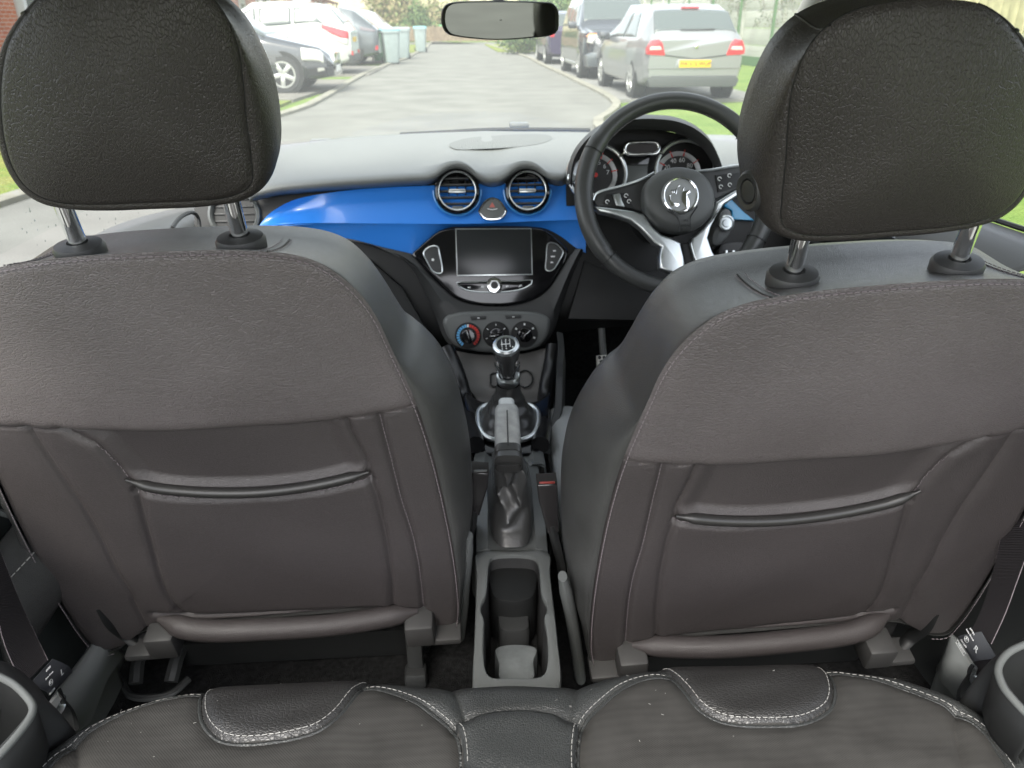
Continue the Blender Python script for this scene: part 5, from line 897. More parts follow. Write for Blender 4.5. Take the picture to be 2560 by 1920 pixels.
def make_car(name, label, pos, head, L, W, top, belt, roof, paint, wheels, wr, side_win, screens, group='cars parked beside the road', cab=None, details=None, dark_sill=True):
    """top/belt/roof: profiles (x, value) from the rear bumper forwards; roof = half width at the roof edge"""
    o = thing(name, label, 'car', (pos[0], pos[1], 0), group); ca, sa = math.cos(head), math.sin(head)
    Wd = lambda p: np.array([pos[0]+p[0]*ca-p[1]*sa, pos[1]+p[0]*sa+p[1]*ca, p[2]+.02])
    ip = lambda prof, x: float(np.interp(x, [p[0] for p in prof], [p[1] for p in prof])); hw = W/2
    plan = [(0, .86), (.12, .93), (.5, .98), (1.2, 1), (L-1.1, 1), (L-.45, .95), (L-.1, .82), (L, .66)]
    def half(x):
        w = hw*ip(plan, x); zt, zb_, wr_ = ip(top, x), ip(belt, x), ip(roof, x)*ip(plan, x)**.4; zs = .24+.10*max(0, 1-x/.35)+.06*max(0, 1-(L-x)/.4)
        return np.array([(w*.55, zs-.03), (w*.93, zs), (w, zs+.14), (w*1.01, (zs+zb_)/2), (w*.97, zb_), (min(wr_+.03, w*.955), max(zt-.075, zb_+.012)), (min(wr_-.10, w*.8), max(zt-.012, zb_+.02)), (0, max(zt, zb_+.03))])
    def S(x, t, off=0.0, side=1):
        q = crp(half(x), t); e = 1e-2; tq = crp(half(x), min(t+.04, 7))-crp(half(x), max(t-.04, 0)); nrm = np.array([0, tq[1], -tq[0]]); nrm /= np.linalg.norm(nrm)+1e-9
        if nrm[1] < 0 and t < 5: nrm = -nrm
        if t >= 5 and nrm[2] < 0: nrm = -nrm
        p = np.array([x, q[0], q[1]])+nrm*off; p[1] *= side; return p
    xs = sorted(set(np.round(np.r_[np.linspace(0, L, 46), [p[0] for p in top]], 3))); ts = np.linspace(0, 7, 43); rings = []
    for x in xs: h = [S(x, t) for t in ts]; rings.append([Wd(p) for p in h]+[Wd([p[0], -p[1], p[2]]) for p in h[::-1][1:]])
    mb = MB(); loft(mb, rings); obj('body', mb.V, mb.F, paint, o, sharp=35)
    def patch(nm, x0, x1, t0f, t1f, m, side=1, off=.008, nx=14, nt_=8, th=.01):
        G = [[Wd(S(x, t0f(x)+(t1f(x)-t0f(x))*k/(nt_-1), off, side)) for k in range(nt_)] for x in np.linspace(x0, x1, nx)]; mb = MB(); c = Wd([L/2, 0, .8]); G = np.array(G); sheet(mb, G, th, toward=G.mean((0, 1))*2-c); return mb.build(nm, m, o, sharp=0)
    for side in (-1, 1):
        for x0, x1, s0, s1 in side_win:      # s0/s1: how much the window's upper corners are pulled in
            def t1f(x, x0=x0, x1=x1, s0=s0, s1=s1):
                a = min(1, (x-x0)/max(s0, 1e-3)) if s0 else 1; b = min(1, (x1-x)/max(s1, 1e-3)) if s1 else 1; return 4.10+.72*max(0.04, min(a, b))
            patch('side_window', x0, x1, lambda x: 4.08, t1f, M_CGL, side)
    for nm, x0, x1 in screens:
        G = []
        for x in np.linspace(x0, x1, 10):
            row = [S(x, t, .008, -1) for t in np.linspace(5.25, 7, 9)]; row += [np.array([p[0], -p[1], p[2]]) for p in row[::-1][1:]]; G.append([Wd(p) for p in row])
        G = np.array(G); mb = MB(); sheet(mb, G, .01, toward=G.mean((0, 1))*2-Wd([L/2, 0, .7])); mb.build(nm, M_CGL, o, sharp=0)
    for xw in wheels:
        for side in (-1, 1):
            c = Wd([xw, side*(hw*.985+.004), wr]); ax = Wd([0, side, 0])-Wd([0, 0, 0]); ax[2] = 0
            mb = MB(); lathe(mb, [(.0005, -.2), (wr*1.14, -.2), (wr*1.16, -.004), (.0005, -.002)], c+[0, 0, .015], ax, 36); mb.build('wheel_arch', M_DARK, o)
            mb = MB(); lathe(mb, [(wr*.68, -.19), (wr*.93, -.19), (wr, -.16), (wr, -.03), (wr*.93, .006), (wr*.69, .010), (wr*.66, -.01)], c, ax, 36); w_ = mb.build('wheel', M_TYRE, o)
            mb = MB(); lathe(mb, [(wr*.68, -.02), (wr*.69, .012), (wr*.62, .012), (wr*.60, -.03)], c, ax, 36)
            e1 = np.array([ax[1], -ax[0], 0]); e1 /= np.linalg.norm(e1); e2 = np.array([0, 0, 1.])
            for k in range(5):
                a = math.pi/2+k*2*math.pi/5+.2*xw; d_ = math.cos(a)*e1+math.sin(a)*e2; box(mb, c+d_*wr*.34-ax*.004, (wr*.58, wr*.24, .03), frame(d_, np.cross(ax, d_), ax), .01)
            lathe(mb, [(.0005, .012), (wr*.17, .010), (wr*.17, -.02)], c, ax, 16); mb.build('wheel_rim', M_RIM, w_)
            mb = MB(); lathe(mb, [(.0005, -.035), (wr*.66, -.035), (wr*.66, -.045), (.0005, -.045)], c, ax, 24); mb.build('wheel_inner', M_DARK, w_)
    def face(nm, pts, x, m, th=.03, bev=.006, par=None):      # shape on the rear (x small) or front end, points are (y, z)
        mb = MB(); d = np.array([-1., 0, 0]) if x < L/2 else np.array([1., 0, 0]); prism(mb, [Wd([x+d[0]*.012, y, z]) for y, z in pts], Wd(-d*th)-Wd([0, 0, 0]), bev); return mb.build(nm, m, par or o)
    def mirrors(x, z, m):
        for side in (-1, 1): mb = MB(); box(mb, Wd([x, side*(hw+.07), z]), (.10, .20, .15), frame((ca, sa, 0), (-sa, ca, 0), (0, 0, 1)), .04); mb.build('door_mirror', m, o)
    return o, S, Wd, face, patch, mirrors
FWD, TOW, RIGHTW, LEFTW = math.pi/2, -math.pi/2, 0.0, math.pi
M_SILV = mat('silver_paint', (.25, .26, .265), .28, metal=.5, coat=.8); M_BLKP = mat('black_paint', (.020, .024, .030), .2, coat=1); M_WHTP = mat('white_paint', (.40, .41, .39), .25, coat=.8); M_GRYP = mat('grey_paint', (.10, .115, .125), .25, metal=.5, coat=.8); M_PURP = mat('purple_paint', (.035, .028, .06), .25, coat=.8); M_CREAM = mat('cream_paint', (.42, .43, .40), .3, coat=.6)
# silver hatchback, tail towards us
o, S, Wd, face, patch, mirr = make_car('hatchback', 'silver hatchback with red tail lights and a yellow number plate, parked nearest on the right', (3.86, 12.85), FWD+math.radians(1), 4.2, 1.74,
    [(0, .90), (.05, 1.0), (.12, 1.08), (.46, 1.36), (.85, 1.46), (2.2, 1.475), (3.0, 1.20), (3.35, .98), (4.0, .86), (4.2, .66)], [(0, .90), (.6, .93), (3.2, .90), (4.2, .62)], [(0, .70), (.6, .60), (2.4, .60), (3.2, .62), (4.2, .55)], M_SILV, (.78, 3.36), .315,
    [(.72, 1.5, .35, 0), (1.56, 2.9, 0, .6)], [('rear_window', .11, .47), ('windscreen', 2.40, 3.2)])
for s in (-1, 1):
    face('tail_light', [(s*.80, .72), (s*.80, .80), (s*.745, .92), (s*.62, .94), (s*.56, .88), (s*.50, .70), (s*.72, .71)], .0, M_RLAMP, .12)
    face('reverse_light', [(s*.77, .78), (s*.745, .835), (s*.585, .835), (s*.565, .785)], -.006, M_CLAMP, .02)
face('lower_bumper', [(-.72, .23), (.72, .23), (.76, .33), (.70, .40), (-.70, .40), (-.76, .33)], .0, mat('bumper_grey', (.05, .055, .055), .6), .25)
face('bumper_step', [(-.77, .50), (.77, .50), (.775, .515), (-.775, .515)], .004, mat('silver_shade', (.19, .19, .185), .3, metal=.6), .05)
face('boot_crease', [(-.52, .715), (0, .655), (.52, .715), (.5, .70), (0, .645), (-.5, .70)], .0, M_DARK, .02, .001)
face('plate_recess', [(-.33, .50), (.33, .50), (.29, .645), (-.29, .645)], -.002, M_SILV, .02)
pl_ = face('number_plate', [(-.26, .525), (.26, .525), (.26, .635), (-.26, .635)], -.012, M_PLATE_Y, .01, .002)
NP = Plane(Wd([-.03, 0, .58]), Wd([-1, 0, 0])-Wd([0, 0, 0]), Wd([0, -1, 0])-Wd([0, 0, 0])); NP.y = np.array([0, 0, 1.]); text('lettering', 'MX 51S WUP', NP, (0, 0), .088, M_DARK, pl_, w=.006)
face('boot_badge', [(0, .79), (.035, .83), (0, .87), (-.035, .83)], -.004, M_CHR, .012, .002); face('brake_light', [(-.14, 1.385), (.14, 1.385), (.14, 1.41), (-.14, 1.41)], .50, M_RLAMP, .12, .003)
mb = MB(); tube(mb, [Wd([.10, -.3, 1.085]), Wd([.095, 0, 1.075]), Wd([.095, .25, 1.075])], .010, 6); mb.build('rear_wiper', M_DARK, o); mb = MB(); tube(mb, [Wd([.95, 0, 1.46]), Wd([.80, 0, 1.56])], .006, 6); mb.build('aerial', M_DARK, o); mirr(2.75, .95, M_BLKP)
# black off-roader facing us
o, S, Wd, face, patch, mirr = make_car('off_roader', 'tall black off-roader facing us, parked behind the silver hatchback on the right', (3.78, 22.5), TOW, 4.7, 1.85,
    [(0, 1.1), (.12, 1.3), (.4, 1.66), (.8, 1.73), (2.6, 1.72), (3.35, 1.22), (3.55, 1.10), (4.45, 1.02), (4.62, .88), (4.7, .70)], [(0, 1.05), (3.3, 1.05), (4.4, .95), (4.7, .66)], [(0, .70), (2.6, .66), (3.3, .74), (4.7, .74)], M_BLKP, (.95, 3.75), .37,
    [(.5, 1.5, .3, 0), (1.56, 2.2, 0, 0), (2.26, 3.2, 0, .65)], [('windscreen', 2.68, 3.32), ('rear_window', .14, .4)])
for s in (-1, 1):
    face('headlight', [(s*.86, .78), (s*.84, .93), (s*.66, .94), (s*.58, .82), (s*.68, .74)], 4.58, M_CLAMP, .14); face('fog_light', [(s*.60+.07*math.cos(a), .46+.07*math.sin(a)) for a in np.linspace(0, 6.28, 14)[:-1]], 4.66, M_CLAMP, .05)
    face('indicator', [(s*.88, .90), (s*.80, .96), (s*.66, .96), (s*.66, .945)], 4.56, mat('amber', (.8, .25, .03), .3), .1, .003)
face('grille', [(-.55, .60), (.55, .60), (.55, .86), (-.55, .86)], 4.68, M_DARK, .06); face('front_bumper', [(-.84, .30), (.84, .30), (.88, .52), (.78, .58), (-.78, .58), (-.88, .52)], 4.66, M_GRYP, .25); mirr(3.1, 1.12, M_BLKP)
for s in (-1, 1): patch('side_step', 1.4, 3.2, lambda x: .9, lambda x: 1.7, M_SAT, s, .012)
for s in (-1, 1): mb = MB(); tube(mb, [Wd(S(x, 6.0, .04, s)) for x in np.linspace(.7, 2.5, 10)], .02, 6); mb.build('roof_bar', M_SAT, o)
# dark purple car beyond
o, S, Wd, face, patch, mirr = make_car('hatchback', 'dark purple hatchback half hidden beyond the black off-roader', (3.62, 24.6), FWD, 3.9, 1.68,
    [(0, .95), (.1, 1.0), (.3, 1.15), (.6, 1.42), (1.0, 1.5), (2.0, 1.49), (2.9, 1.06), (3.7, .84), (3.9, .62)], [(0, .92), (3.0, .90), (3.9, .58)], [(0, .66), (2.0, .60), (3.9, .55)], M_PURP, (.65, 3.1), .30, [(.5, 1.3, .3, 0), (1.36, 2.7, 0, .6)], [('rear_window', .2, .58), ('windscreen', 2.1, 2.85)])
for s in (-1, 1): face('tail_light', [(s*.74, .78), (s*.74, 1.0), (s*.62, 1.0), (s*.62, .78)], .0, M_RLAMP, .1)
mirr(2.5, .95, M_PURP)
# black saloon backed into a drive
cx = PZ((846, 205), .12); o, S, Wd, face, patch, mirr = make_car('saloon', 'black saloon with five-spoke alloy wheels reversed onto the drive, behind the passenger headrest', (-2.25-4.5, 15.75), RIGHTW, 4.5, 1.76,
    [(0, .85), (.15, .98), (.9, 1.02), (1.5, 1.38), (2.1, 1.42), (2.7, 1.36), (3.35, .98), (3.6, .92), (4.25, .78), (4.42, .66), (4.5, .52)], [(0, .80), (1, .92), (3.3, .88), (4.3, .70), (4.5, .48)], [(0, .66), (1.6, .58), (2.6, .58), (3.4, .68), (4.5, .6)], M_BLKP, (.85, 3.62), .325, [(1.1, 2.1, .5, 0), (2.16, 3.2, 0, .6)], [('windscreen', 2.75, 3.33), ('rear_window', .95, 1.5)])
for s in (-1, 1): patch('headlight', 3.98, 4.36, lambda x: 3.30-.25*abs(x-4.17), lambda x: 4.25-.9*abs(x-4.2), M_CLAMP, s, .012); patch('fog_light', 4.24, 4.36, lambda x: 1.75, lambda x: 2.3, M_CLAMP, s, .012); patch('front_bumper', 4.02, 4.4, lambda x: 1.2, lambda x: 2.75, mat('black_bumper', (.012, .013, .016), .35, coat=.5), s, .006)
face('grille', [(-.4, .50), (.4, .50), (.38, .66), (-.38, .66)], 4.48, M_CHR, .05); face('number_plate', [(-.26, .34), (.26, .34), (.26, .45), (-.26, .45)], 4.5, M_PLATE_W, .03, .003); mirr(3.0, .95, M_BLKP)
# white family off-roader
o, S, Wd, face, patch, mirr = make_car('family_car', 'tall white family car on the drive behind the black saloon', (-2.55, 21.2), LEFTW, 4.5, 1.84,
    [(0, 1.0), (.06, 1.08), (.18, 1.22), (.45, 1.52), (.75, 1.60), (1.6, 1.66), (2.3, 1.62), (3.2, 1.18), (3.5, 1.05), (4.3, .88), (4.5, .66)], [(0, .96), (.8, 1.16), (1.6, 1.08), (3.2, .98), (4.5, .60)], [(0, .72), (.5, .66), (2.2, .64), (3.2, .72), (4.5, .6)], M_WHTP, (.82, 3.55), .35, [(.62, 1.32, .5, 0), (1.38, 2.15, 0, 0), (2.22, 3.1, 0, .6)], [('rear_window', .14, .44), ('windscreen', 2.4, 3.2)])
for s in (-1, 1): patch('tail_light', .04, .66, lambda x: 3.50+.75*max(0, x-.2), lambda x: 4.03, M_RLAMP, s, .014); patch('reverse_light', .06, .34, lambda x: 3.15+.9*max(0, x-.12), lambda x: 3.50+.5*max(0, x-.2), M_CLAMP, s, .014)
face('lower_bumper', [(-.8, .30), (.8, .30), (.84, .46), (-.84, .46)], 0, mat('bumper_black', (.05, .055, .055), .6), .3); face('number_plate', [(-.26, .74), (.26, .74), (.26, .85), (-.26, .85)], -.01, M_PLATE_Y, .03, .003)
for s in (-1, 1): face('rear_reflector', [(s*.80, .44), (s*.80, .54), (s*.58, .54), (s*.58, .46)], -.02, M_RLAMP, .25); patch('arch_shadow_patch', .45, 1.19, lambda x: 2.2, lambda x: 2.2+.5*max(.02, 1-((x-.82)/.37)**2), mat('arch_shadow', (.4, .42, .42), .6), s, .004)  # wheel arch shadow painted as a grey patch on the body side
mirr(2.95, 1.06, M_WHTP); mb = MB(); lathe(mb, [(.22, 0), (.20, .10), (.12, .16), (.0005, .17)], Wd([1.2, .1, 1.64]), (0, 0, 1), 20, ell=.4); mb.build('roof_sign', M_WHTP, o)
# dark grey crossover
o, S, Wd, face, patch, mirr = make_car('crossover', 'dark grey crossover with a red bumper reflector between the white cars on the drives', (-2.35, 26.2), LEFTW, 4.4, 1.84,
    [(0, .98), (.08, 1.06), (.3, 1.22), (.7, 1.52), (1.1, 1.60), (2.0, 1.60), (3.1, 1.12), (3.4, 1.0), (4.2, .86), (4.4, .64)], [(0, .95), (.9, 1.12), (3.2, .98), (4.4, .6)], [(0, .72), (.6, .64), (2.2, .62), (3.2, .7), (4.4, .6)], M_GRYP, (.86, 3.5), .36, [(.75, 1.5, .45, 0), (1.56, 2.9, 0, .7)], [('rear_window', .16, .66), ('windscreen', 2.2, 3.1)])
for s in (-1, 1): face('rear_reflector', [(s*.84, .42), (s*.84, .54), (s*.74, .54), (s*.74, .42)], .02, M_RLAMP, .35); patch('tail_light', .05, .5, lambda x: 3.8, lambda x: 4.06, mat('dark_lamp', (.12, .10, .11), .2, coat=1), s, .014)
mirr(2.8, 1.05, M_GRYP)
# white rounded older car
o, S, Wd, face, patch, mirr = make_car('older_car', 'small cream-white rounded car behind the wheelie bins', (-2.15, 31.4), LEFTW, 4.3, 1.72,
    [(0, .88), (.15, 1.0), (.35, 1.12), (.75, 1.50), (1.1, 1.60), (2.2, 1.60), (2.6, 1.52), (3.2, 1.10), (4.1, .92), (4.3, .66)], [(0, .86), (.8, 1.0), (3.2, .96), (4.3, .6)], [(0, .66), (.8, .62), (2.4, .62), (3.2, .66), (4.3, .56)], M_CREAM, (.8, 3.4), .32, [(.72, 1.45, .5, 0), (1.62, 2.8, 0, .55)], [('rear_window', .42, .74), ('windscreen', 2.62, 3.16)])
for s in (-1, 1): face('tail_light', [(s*.76, .66), (s*.76, .86), (s*.66, .86), (s*.66, .66)], .0, M_RLAMP, .1)
face('rear_bumper', [(-.78, .36), (.78, .36), (.8, .50), (-.8, .50)], 0, M_CREAM, .2)
# ---------------------------------------------------------------- wheelie bins
def wheelie(label, p, m_body, m_lid, rot, h=1.05, k=1.0):
    c = PZ(p, 0); o = thing('wheelie_bin', label, 'bin', c, 'wheelie bins on the left verge'); R = np.array([[math.cos(rot), -math.sin(rot), 0], [math.sin(rot), math.cos(rot), 0], [0, 0, 1]]); Q = lambda x, y, z: c+R@np.array([x*k, y*k, z])
    rr_ = []
    for z, w, d in ((.05, .20, .24), (.10, .215, .255), (h*.78, .265, .33), (h*.86, .27, .335), (h*.865, .295, .36), (h*.92, .295, .36)):
        rr_.append([Q(w*math.copysign(abs(math.cos(t))**.35, math.cos(t)), d*math.copysign(abs(math.sin(t))**.35, math.sin(t)), z) for t in np.linspace(0, 2*math.pi, 32, endpoint=False)])
    mb = MB(); loft(mb, rr_); mb.build('bin_body', m_body, o)
    rr_ = []
    for z, w, d in ((h*.922, .30, .37), (h*.95, .305, .375), (h*.985, .28, .34), (h, .2, .25)): rr_.append([Q(w*math.copysign(abs(math.cos(t))**.4, math.cos(t)), d*math.copysign(abs(math.sin(t))**.4, math.sin(t))+.01, z) for t in np.linspace(0, 2*math.pi, 32, endpoint=False)])
    mb = MB(); loft(mb, rr_); mb.build('lid', m_lid, o); mb = MB(); tube(mb, [Q(-.24, .40, h*.93), Q(.24, .40, h*.93)], .018, 8); mb.build('handle', M_DARK, o)
    for s in (-1, 1): mb = MB(); lathe(mb, [(.0005, -.025), (.10, -.025), (.10, .025), (.0005, .025)], Q(s*.25, .27, .10), R@np.array([1., 0, 0]), 20); mb.build('wheel', M_RUB, o)
    return o
M_BG = mat('bin_grey', (.25, .30, .30), .5, var=.06); M_BGR = mat('bin_green', (.05, .20, .07), .5); M_LB = mat('lid_blue', (.18, .42, .46), .45); M_LG = mat('lid_green', (.05, .25, .10), .5); M_FG = mat('pale_green', (.14, .36, .16), .5)
wheelie('grey wheelie bin with a blue lid, nearest of the row of bins', fB((1200, 508))[0], M_BG, M_LB, .25); wheelie('dark green wheelie bin just behind the nearest grey bin', fB((1112, 490))[0], M_BGR, M_LG, .1)
wheelie('grey wheelie bin with a grey lid, second along the kerb', fB((1290, 468))[0], M_BG, M_BG, .12); wheelie('grey wheelie bin with a raised blue lid, farthest of the row of bins', fB((1430, 416))[0], M_BG, M_LB, .05); wheelie('small green wheelie bin far off by the hedge at the road end', fB((1582, 318))[0], M_FG, M_FG, 0)
# ---------------------------------------------------------------- houses
def brick_mat(name, c1, c2, mortar, sc=1.0):
    m = bpy.data.materials.new(name); m.use_nodes = True; t = m.node_tree; b = t.nodes['Principled BSDF']; b.inputs['Roughness'].default_value = .9; tc = t.nodes.new('ShaderNodeTexCoord'); mp = t.nodes.new('ShaderNodeMapping'); mp.inputs['Rotation'].default_value = (math.pi/2, 0, math.pi/2)
    sx_ = t.nodes.new('ShaderNodeSeparateXYZ'); cx_ = t.nodes.new('ShaderNodeCombineXYZ'); ad = t.nodes.new('ShaderNodeMath'); t.links.new(tc.outputs['Object'], sx_.inputs[0]); t.links.new(sx_.outputs[0], ad.inputs[0]); t.links.new(sx_.outputs[1], ad.inputs[1]); t.links.new(ad.outputs[0], cx_.inputs[0]); t.links.new(sx_.outputs[2], cx_.inputs[1])
    br = t.nodes.new('ShaderNodeTexBrick'); br.inputs['Scale'].default_value = 1.0; br.inputs['Brick Width'].default_value = .225*sc; br.inputs['Row Height'].default_value = .075*sc; br.inputs['Mortar Size'].default_value = .007*sc
    br.inputs['Color1'].default_value = (*c1, 1); br.inputs['Color2'].default_value = (*c2, 1); br.inputs['Mortar'].default_value = (*mortar, 1); t.links.new(cx_.outputs[0], br.inputs['Vector']); t.links.new(br.outputs[0], b.inputs['Base Color']); return m
M_BRK = brick_mat('red_brick', (.36, .10, .055), (.44, .15, .085), (.42, .36, .30)); M_ROOF = mat('roof_tile', (.16, .08, .055), .85, bump=('noise', 8, .5, .03)); M_UPVC = mat('white_frame', (.5, .5, .48), .5); M_WGL = mat('house_glass', (.05, .06, .06), .05, spec=.9)
def house(label, y, w=7.0, xf=-9.0):
    o = thing('terraced_house', label, 'house', (xf, y+w/2, 0), 'red brick houses along the left side of the road'); B = lambda x0, x1, y0, y1, z0, z1, mb: box(mb, ((x0+x1)/2, (y0+y1)/2, (z0+z1)/2), (x1-x0, y1-y0, z1-z0))
    mb = MB(); B(xf-8, xf, y, y+w-.01, -.02, 5.2, mb); mb.build('wall', M_BRK, o)
    mb = MB(); prism(mb, [(xf+.35, y-.0, 5.15), (xf-4, y, 7.8), (xf-8.35, y, 5.15)], (0, w-.01, 0)); rf = mb.build('roof', M_ROOF, o); mb = MB(); B(xf-4.4, xf-3.6, y+.3, y+1.1, 7.2, 8.8, mb); mb.build('chimney', M_BRK, rf)
    for (a, b_, z0, z1) in ((.7, 2.9, .95, 2.2), (.7, 2.9, 3.3, 4.6), (4.6, 6.3, 3.3, 4.6)):
        mb = MB(); B(xf-.04, xf+.03, y+a, y+b_, z0, z1, mb); wn = mb.build('window', M_WGL, o); mb = MB()
        for (p0, p1, q0, q1) in ((a-.06, a+.03, z0, z1), (b_-.03, b_+.06, z0, z1), ((a+b_)/2-.03, (a+b_)/2+.03, z0, z1), (a-.06, b_+.06, z0-.05, z0+.02), (a-.06, b_+.06, z1-.02, z1+.05)): B(xf-.03, xf+.06, y+p0, y+p1, q0, q1, mb)
        mb.build('frame', M_UPVC, wn); mb = MB(); B(xf, xf+.14, y+a-.12, y+b_+.12, z0-.13, z0-.052, mb); mb.build('sill', M_UPVC, wn)
    mb = MB(); B(xf-.04, xf+.04, y+4.6, y+5.6, .05, 2.1, mb); d = mb.build('door', M_UPVC, o); mb = MB(); B(xf+.04, xf+.055, y+4.8, y+5.4, 1.1, 1.9, mb); mb.build('pane', M_WGL, d)
    mb = MB(); prism(mb, [(xf, y+4.2, 2.75), (xf, y+4.2, 2.4), (xf+1.1, y+4.2, 2.3), (xf+1.1, y+4.2, 2.4)], (0, 1.9, 0)); mb.build('porch_roof', M_ROOF, o)
    for yy in (4.3, 5.95): mb = MB(); B(xf+.9, xf+1.02, y+yy, y+yy+.12, -.02, 2.32, mb); mb.build('porch_post', M_UPVC, o)
    return o
hl_ = ['red brick terraced house at the near end of the row, left of the passenger headrest', 'red brick house hidden behind the passenger headrest', 'red brick house with a porch rising above the black saloon', 'red brick house directly behind the white tall family car', 'red brick house behind the roof of the dark grey crossover', 'red brick house with a porch just left of the cream-white car', 'red brick end house beside the far trees']
for i, lab in enumerate(hl_): house(lab, 10.2+7.0*i)
o = thing('pale_house', 'pale rendered house across the end of the road, half hidden by shrubs', 'house', (4, 82, 0)); mb = MB(); box(mb, (3, 84, 3), (30, 6, 6.1)); mb.build('wall', mat('cream_render', (.48, .42, .30), .9, var=.08, vscale=.6), o)
mb = MB(); prism(mb, [(-12.5, 80.6, 6), (-12.5, 84, 8.5), (-12.5, 87.4, 6)], (31, 0, 0)); mb.build('roof', M_ROOF, o)
for x in (-8, -2, 4, 10):
    mb = MB(); box(mb, (x, 80.95, 1.7), (1.8, .12, 1.3)); wn = mb.build('window', M_WGL, o); mb = MB(); box(mb, (x, 80.9, .98), (2.1, .16, .1)); box(mb, (x, 80.9, 1.7), (.07, .14, 1.3)); mb.build('frame', M_UPVC, wn)
# ---------------------------------------------------------------- trees, hedges, fences
def leaves(mb, c, rad, n, size, mi=lambda: 0, squash=1.0):
    for _ in range(n):
        d = np.random.normal(size=3); d /= np.linalg.norm(d); r = np.random.random()**.45; p = np.array(c)+d*np.array(rad)*r*(.85+.3*np.random.random())
        if p[2] < .05: p[2] = .05+.2*np.random.random()
        a = np.random.normal(size=3); a /= np.linalg.norm(a); b = np.cross(a, d); b /= np.linalg.norm(b)+1e-9; s = size*(.6+.8*np.random.random()); k = len(mb.V)
        mb.V += [p-a*s, p+b*s*.55, p+a*s, p-b*s*.55]; mb.F.append((k, k+1, k+2, k+3)); mb.M.append(mi())
LF = [mat('leaf_dark', (.045, .085, .03), .7, spec=.2), mat('leaf_mid', (.08, .135, .045), .7, spec=.2), mat('leaf_light', (.14, .19, .07), .7, spec=.2)]
LFP = [mat('leaf_olive', (.16, .18, .07), .7, spec=.2), mat('leaf_tan', (.28, .24, .13), .7, spec=.2), mat('leaf_pale', (.22, .26, .11), .7, spec=.2)]
def plant(name, label, cat, c, blobs, n, size, mats_=LF, trunk=None, group=None):
    o = thing(name, label, cat, c, group); mb = MB(); ri = lambda: random.choice([0, 1, 1, 2])
    for (dx, dy, dz, rx, ry, rz) in blobs: leaves(mb, (c[0]+dx, c[1]+dy, dz), (rx, ry, rz), int(n*rx*ry*rz/sum(b[3]*b[4]*b[5] for b in blobs))+20, size, ri)
    mb.build('foliage', mats_, o, smooth=False)
    mb = MB(); h = trunk or blobs[0][2]
    tube(mb, crv([(c[0], c[1], -.05), (c[0]+.05, c[1], h*.4), (c[0]-.05, c[1], h)], 10), np.linspace(.05*h, .02*h, 10), 8)
    for dx, dy, dz, rx, ry, rz in blobs[1:]: tube(mb, crv([(c[0], c[1], h*.35), (c[0]+dx*.5, c[1]+dy*.5, (h*.35+dz)/2), (c[0]+dx, c[1]+dy, dz)], 8), np.linspace(.025*h, .008*h, 8), 6)
    mb.build('trunk', mat('bark', (.10, .085, .065), .9), o); return o
plant('hedge_shrub', 'rounded dark green shrub beside the parked cars on the right', 'shrub', (3.0, 33.5, 0), [(.0, 0, .9, .9, .9, .9), (1.0, .5, 1.1, 1, 1, 1.0), (-.3, .3, .5, .9, .8, .6), (.6, 1, 1.7, .9, .9, .7)], 5200, .07)
plant('hedge_shrub', 'taller green hedge behind the dark purple hatchback', 'shrub', (4.6, 37, 0), [(0, 0, 1.5, 1.6, 1.2, 1.3), (1.6, 0, 1.4, 1.4, 1.2, 1.2), (-1.2, .3, 1.2, 1.0, 1, 1.0)], 5000, .09)
plant('conifer', 'dull green clipped conifer behind the cream-white car', 'tree', (-4.4, 62, 0), [(0, 0, 2.2, 2.0, 1.8, 2.6), (.9, 0, 1.6, 1.6, 1.5, 1.8), (-.8, 0, 3.0, 1.5, 1.5, 2.0)], 6500, .13, LFP)
for i, (x, y, r, lab, m3) in enumerate(((-1.6, 66, 1.5, 'loose pale green shrub right of the clipped conifer', LFP), (.3, 70, 1.7, 'pale tan bare shrub left of the interior mirror', LFP), (-2.6, 58, 1.1, 'low dark green bush behind the bins', LF), (.9, 62, 1.0, 'green bush just beyond the small far bin', LF), (3.4, 64, 1.9, 'green bush below the interior mirror at the road end', LF), (6.0, 60, 2.0, 'leafy bush right of the interior mirror', LF), (9.5, 66, 2.6, 'broad tree beyond the fence on the right', LF))):
    plant('bush', lab, 'shrub', (x, y, 0), [(0, 0, r*.8, r, r, r), (r*.7, .2, r*.6, r*.8, r*.8, r*.7), (-r*.7, -.2, r*.6, r*.8, r*.8, r*.7), (.1, 0, r*1.6, r*.7, r*.7, r*.8)], 2600, .11, m3, r*.8)
low = thing('boundary_fence', 'low brown board fence across the end of the road', 'fence', (0, 56, 0)); mb = MB(); box(mb, (-.5, 56, .5), (9, .05, .9)); mb.build('panel', mat('brown_board', (.17, .13, .09), .9, var=.3, vscale=6), low)
for x in np.linspace(-5, 4, 6): mb = MB(); box(mb, (x, 55.95, .5), (.1, .1, 1.1)); mb.build('post', mat('brown_board', (.17, .13, .09)), low)
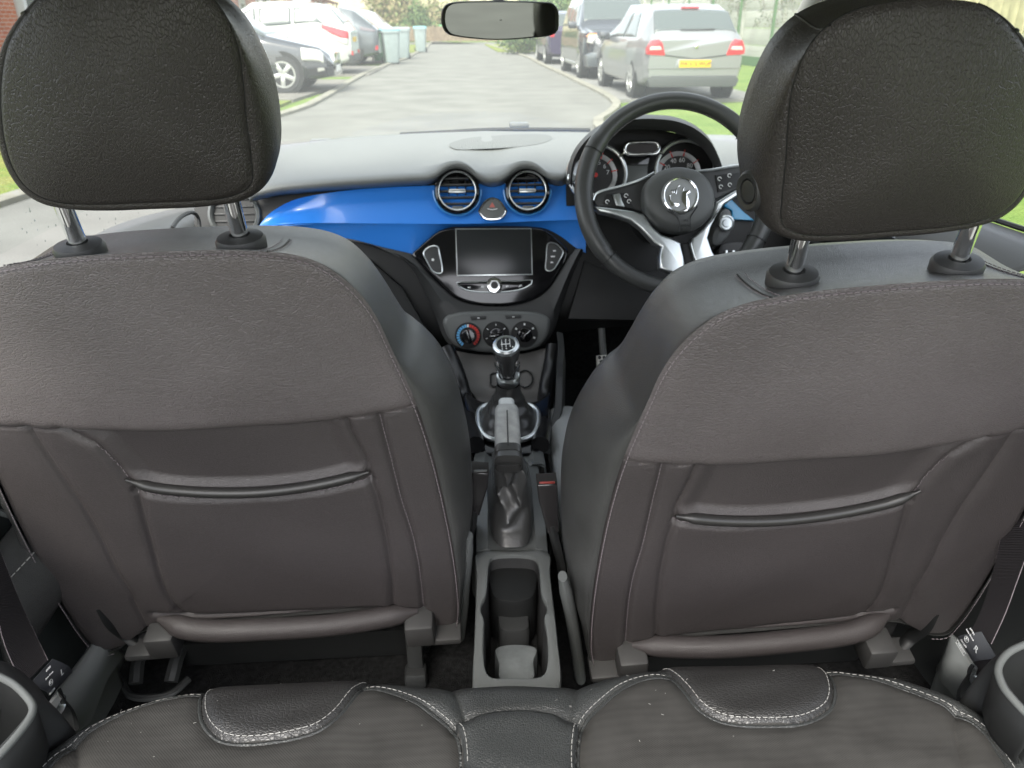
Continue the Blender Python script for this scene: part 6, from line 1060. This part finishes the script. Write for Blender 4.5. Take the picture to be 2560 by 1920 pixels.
# green mesh fence, panel wall and climbing twigs on the right
FA, FB = np.array([9.6, 14., 0]), np.array([8.4, 44., 0]); fd = (FB-FA)/np.linalg.norm(FB-FA); fl_ = np.linalg.norm(FB-FA)
M_GPOST = mat('green_post', (.06, .13, .05), .5); M_WIRE = mat('green_wire', (.20, .22, .18), .5); mf = thing('mesh_fence', 'tall green wire mesh fence with green posts in front of the pale wall', 'fence', (FA+FB)/2)
y_p = PX((1846, 60), 9.1)[1]; t0 = (y_p-FA[1])/(FB[1]-FA[1])*fl_
for k in range(-4, 5):
    t = t0+k*2.6
    if 0 < t < fl_: mb = MB(); box(mb, FA+fd*t+[0, 0, 1.3], (.07, .07, 2.7)); mb.build('post', M_GPOST, mf)
mb = MB()
for t in np.arange(0, fl_, .09): box(mb, FA+fd*t+[.03, 0, 1.3], (.0055, .0055, 2.4))
for z in np.arange(.1, 2.6, .3): tube(mb, [FA+[.03, 0, z], FB+[.03, 0, z]], .006, 4)
wf = mb.build('wire_mesh', M_WIRE, mf, smooth=False); wf['kind'] = 'stuff'; mb = MB(); box(mb, (FA+FB)/2+[-.02, 0, .12], (.06, fl_, .26), frame(np.array([fd[1], -fd[0], 0]), fd, (0, 0, 1))); mb.build('kick_board', M_GPOST, mf)
pw = thing('panel_wall', 'pale concrete panel wall behind the green mesh fence', 'wall', (10.3, 29, 0)); Rw = frame(np.array([fd[1], -fd[0], 0]), fd, (0, 0, 1)); cw = (FA+FB)/2+np.array([.9, 0, 0])
for z in np.arange(.25, 3.4, .52): mb = MB(); box(mb, cw+[0, 0, z], (.08, fl_+6, .50), Rw, .01); mb.build('wall_panel', mat('pale_panel', (.42, .43, .38), .9, var=.12, vscale=1.2), pw)
for t in np.arange(1, fl_, 3.2): mb = MB(); box(mb, FA+fd*t+[.84, 0, 1.6], (.12, .14, 3.3), Rw, .01); mb.build('wall_post', mat('pale_panel', (.6, .6, .55)), pw)
iv = thing('climbing_plant', 'bare twiggy climber spread over the top of the pale panel wall', 'plant', FA+fd*9+[.8, 0, 0]); mb = MB(); tb = MB()
for _ in range(150):
    t = random.uniform(2, 17); z = 1.1+1.9*random.random()**.7; p = FA+fd*t+np.array([.74, 0, z]); q = p+np.array([-.02, random.uniform(-.5, .5), random.uniform(-.4, .2)]); tube(tb, [p, (p+q)/2+[-.03, 0, .06], q], .008, 4)
    leaves(mb, p, (.06, .35, .25), 26, .035, lambda: random.choice([0, 1, 2]))
mb.build('foliage', [mat('twig_brown', (.12, .10, .07), .9), LF[0], LFP[0]], iv, smooth=False); tb.build('stems', mat('bark', (.1, .085, .065)), iv)
wfn = thing('board_fence', 'weathered pale wooden board fence at the far right, beside the driver headrest', 'fence', (6.4, 9, 0))
for y in np.arange(4.6, 13.2, .155): mb = MB(); box(mb, (6.4+.012*((int(y*100) % 3)-1), y, .95), (.022, .148, 1.95), None, .003); mb.build('board', mat('weathered_board', (.36, .34, .20), .9, var=.25, vscale=5, bump=('noise', 40, .4, .006, (1, 1, .1))), wfn)
for z in (.4, 1.5): mb = MB(); box(mb, (6.45, 8.9, z), (.05, 8.6, .09)); mb.build('rail', mat('weathered_board', (.36, .34, .2)), wfn)
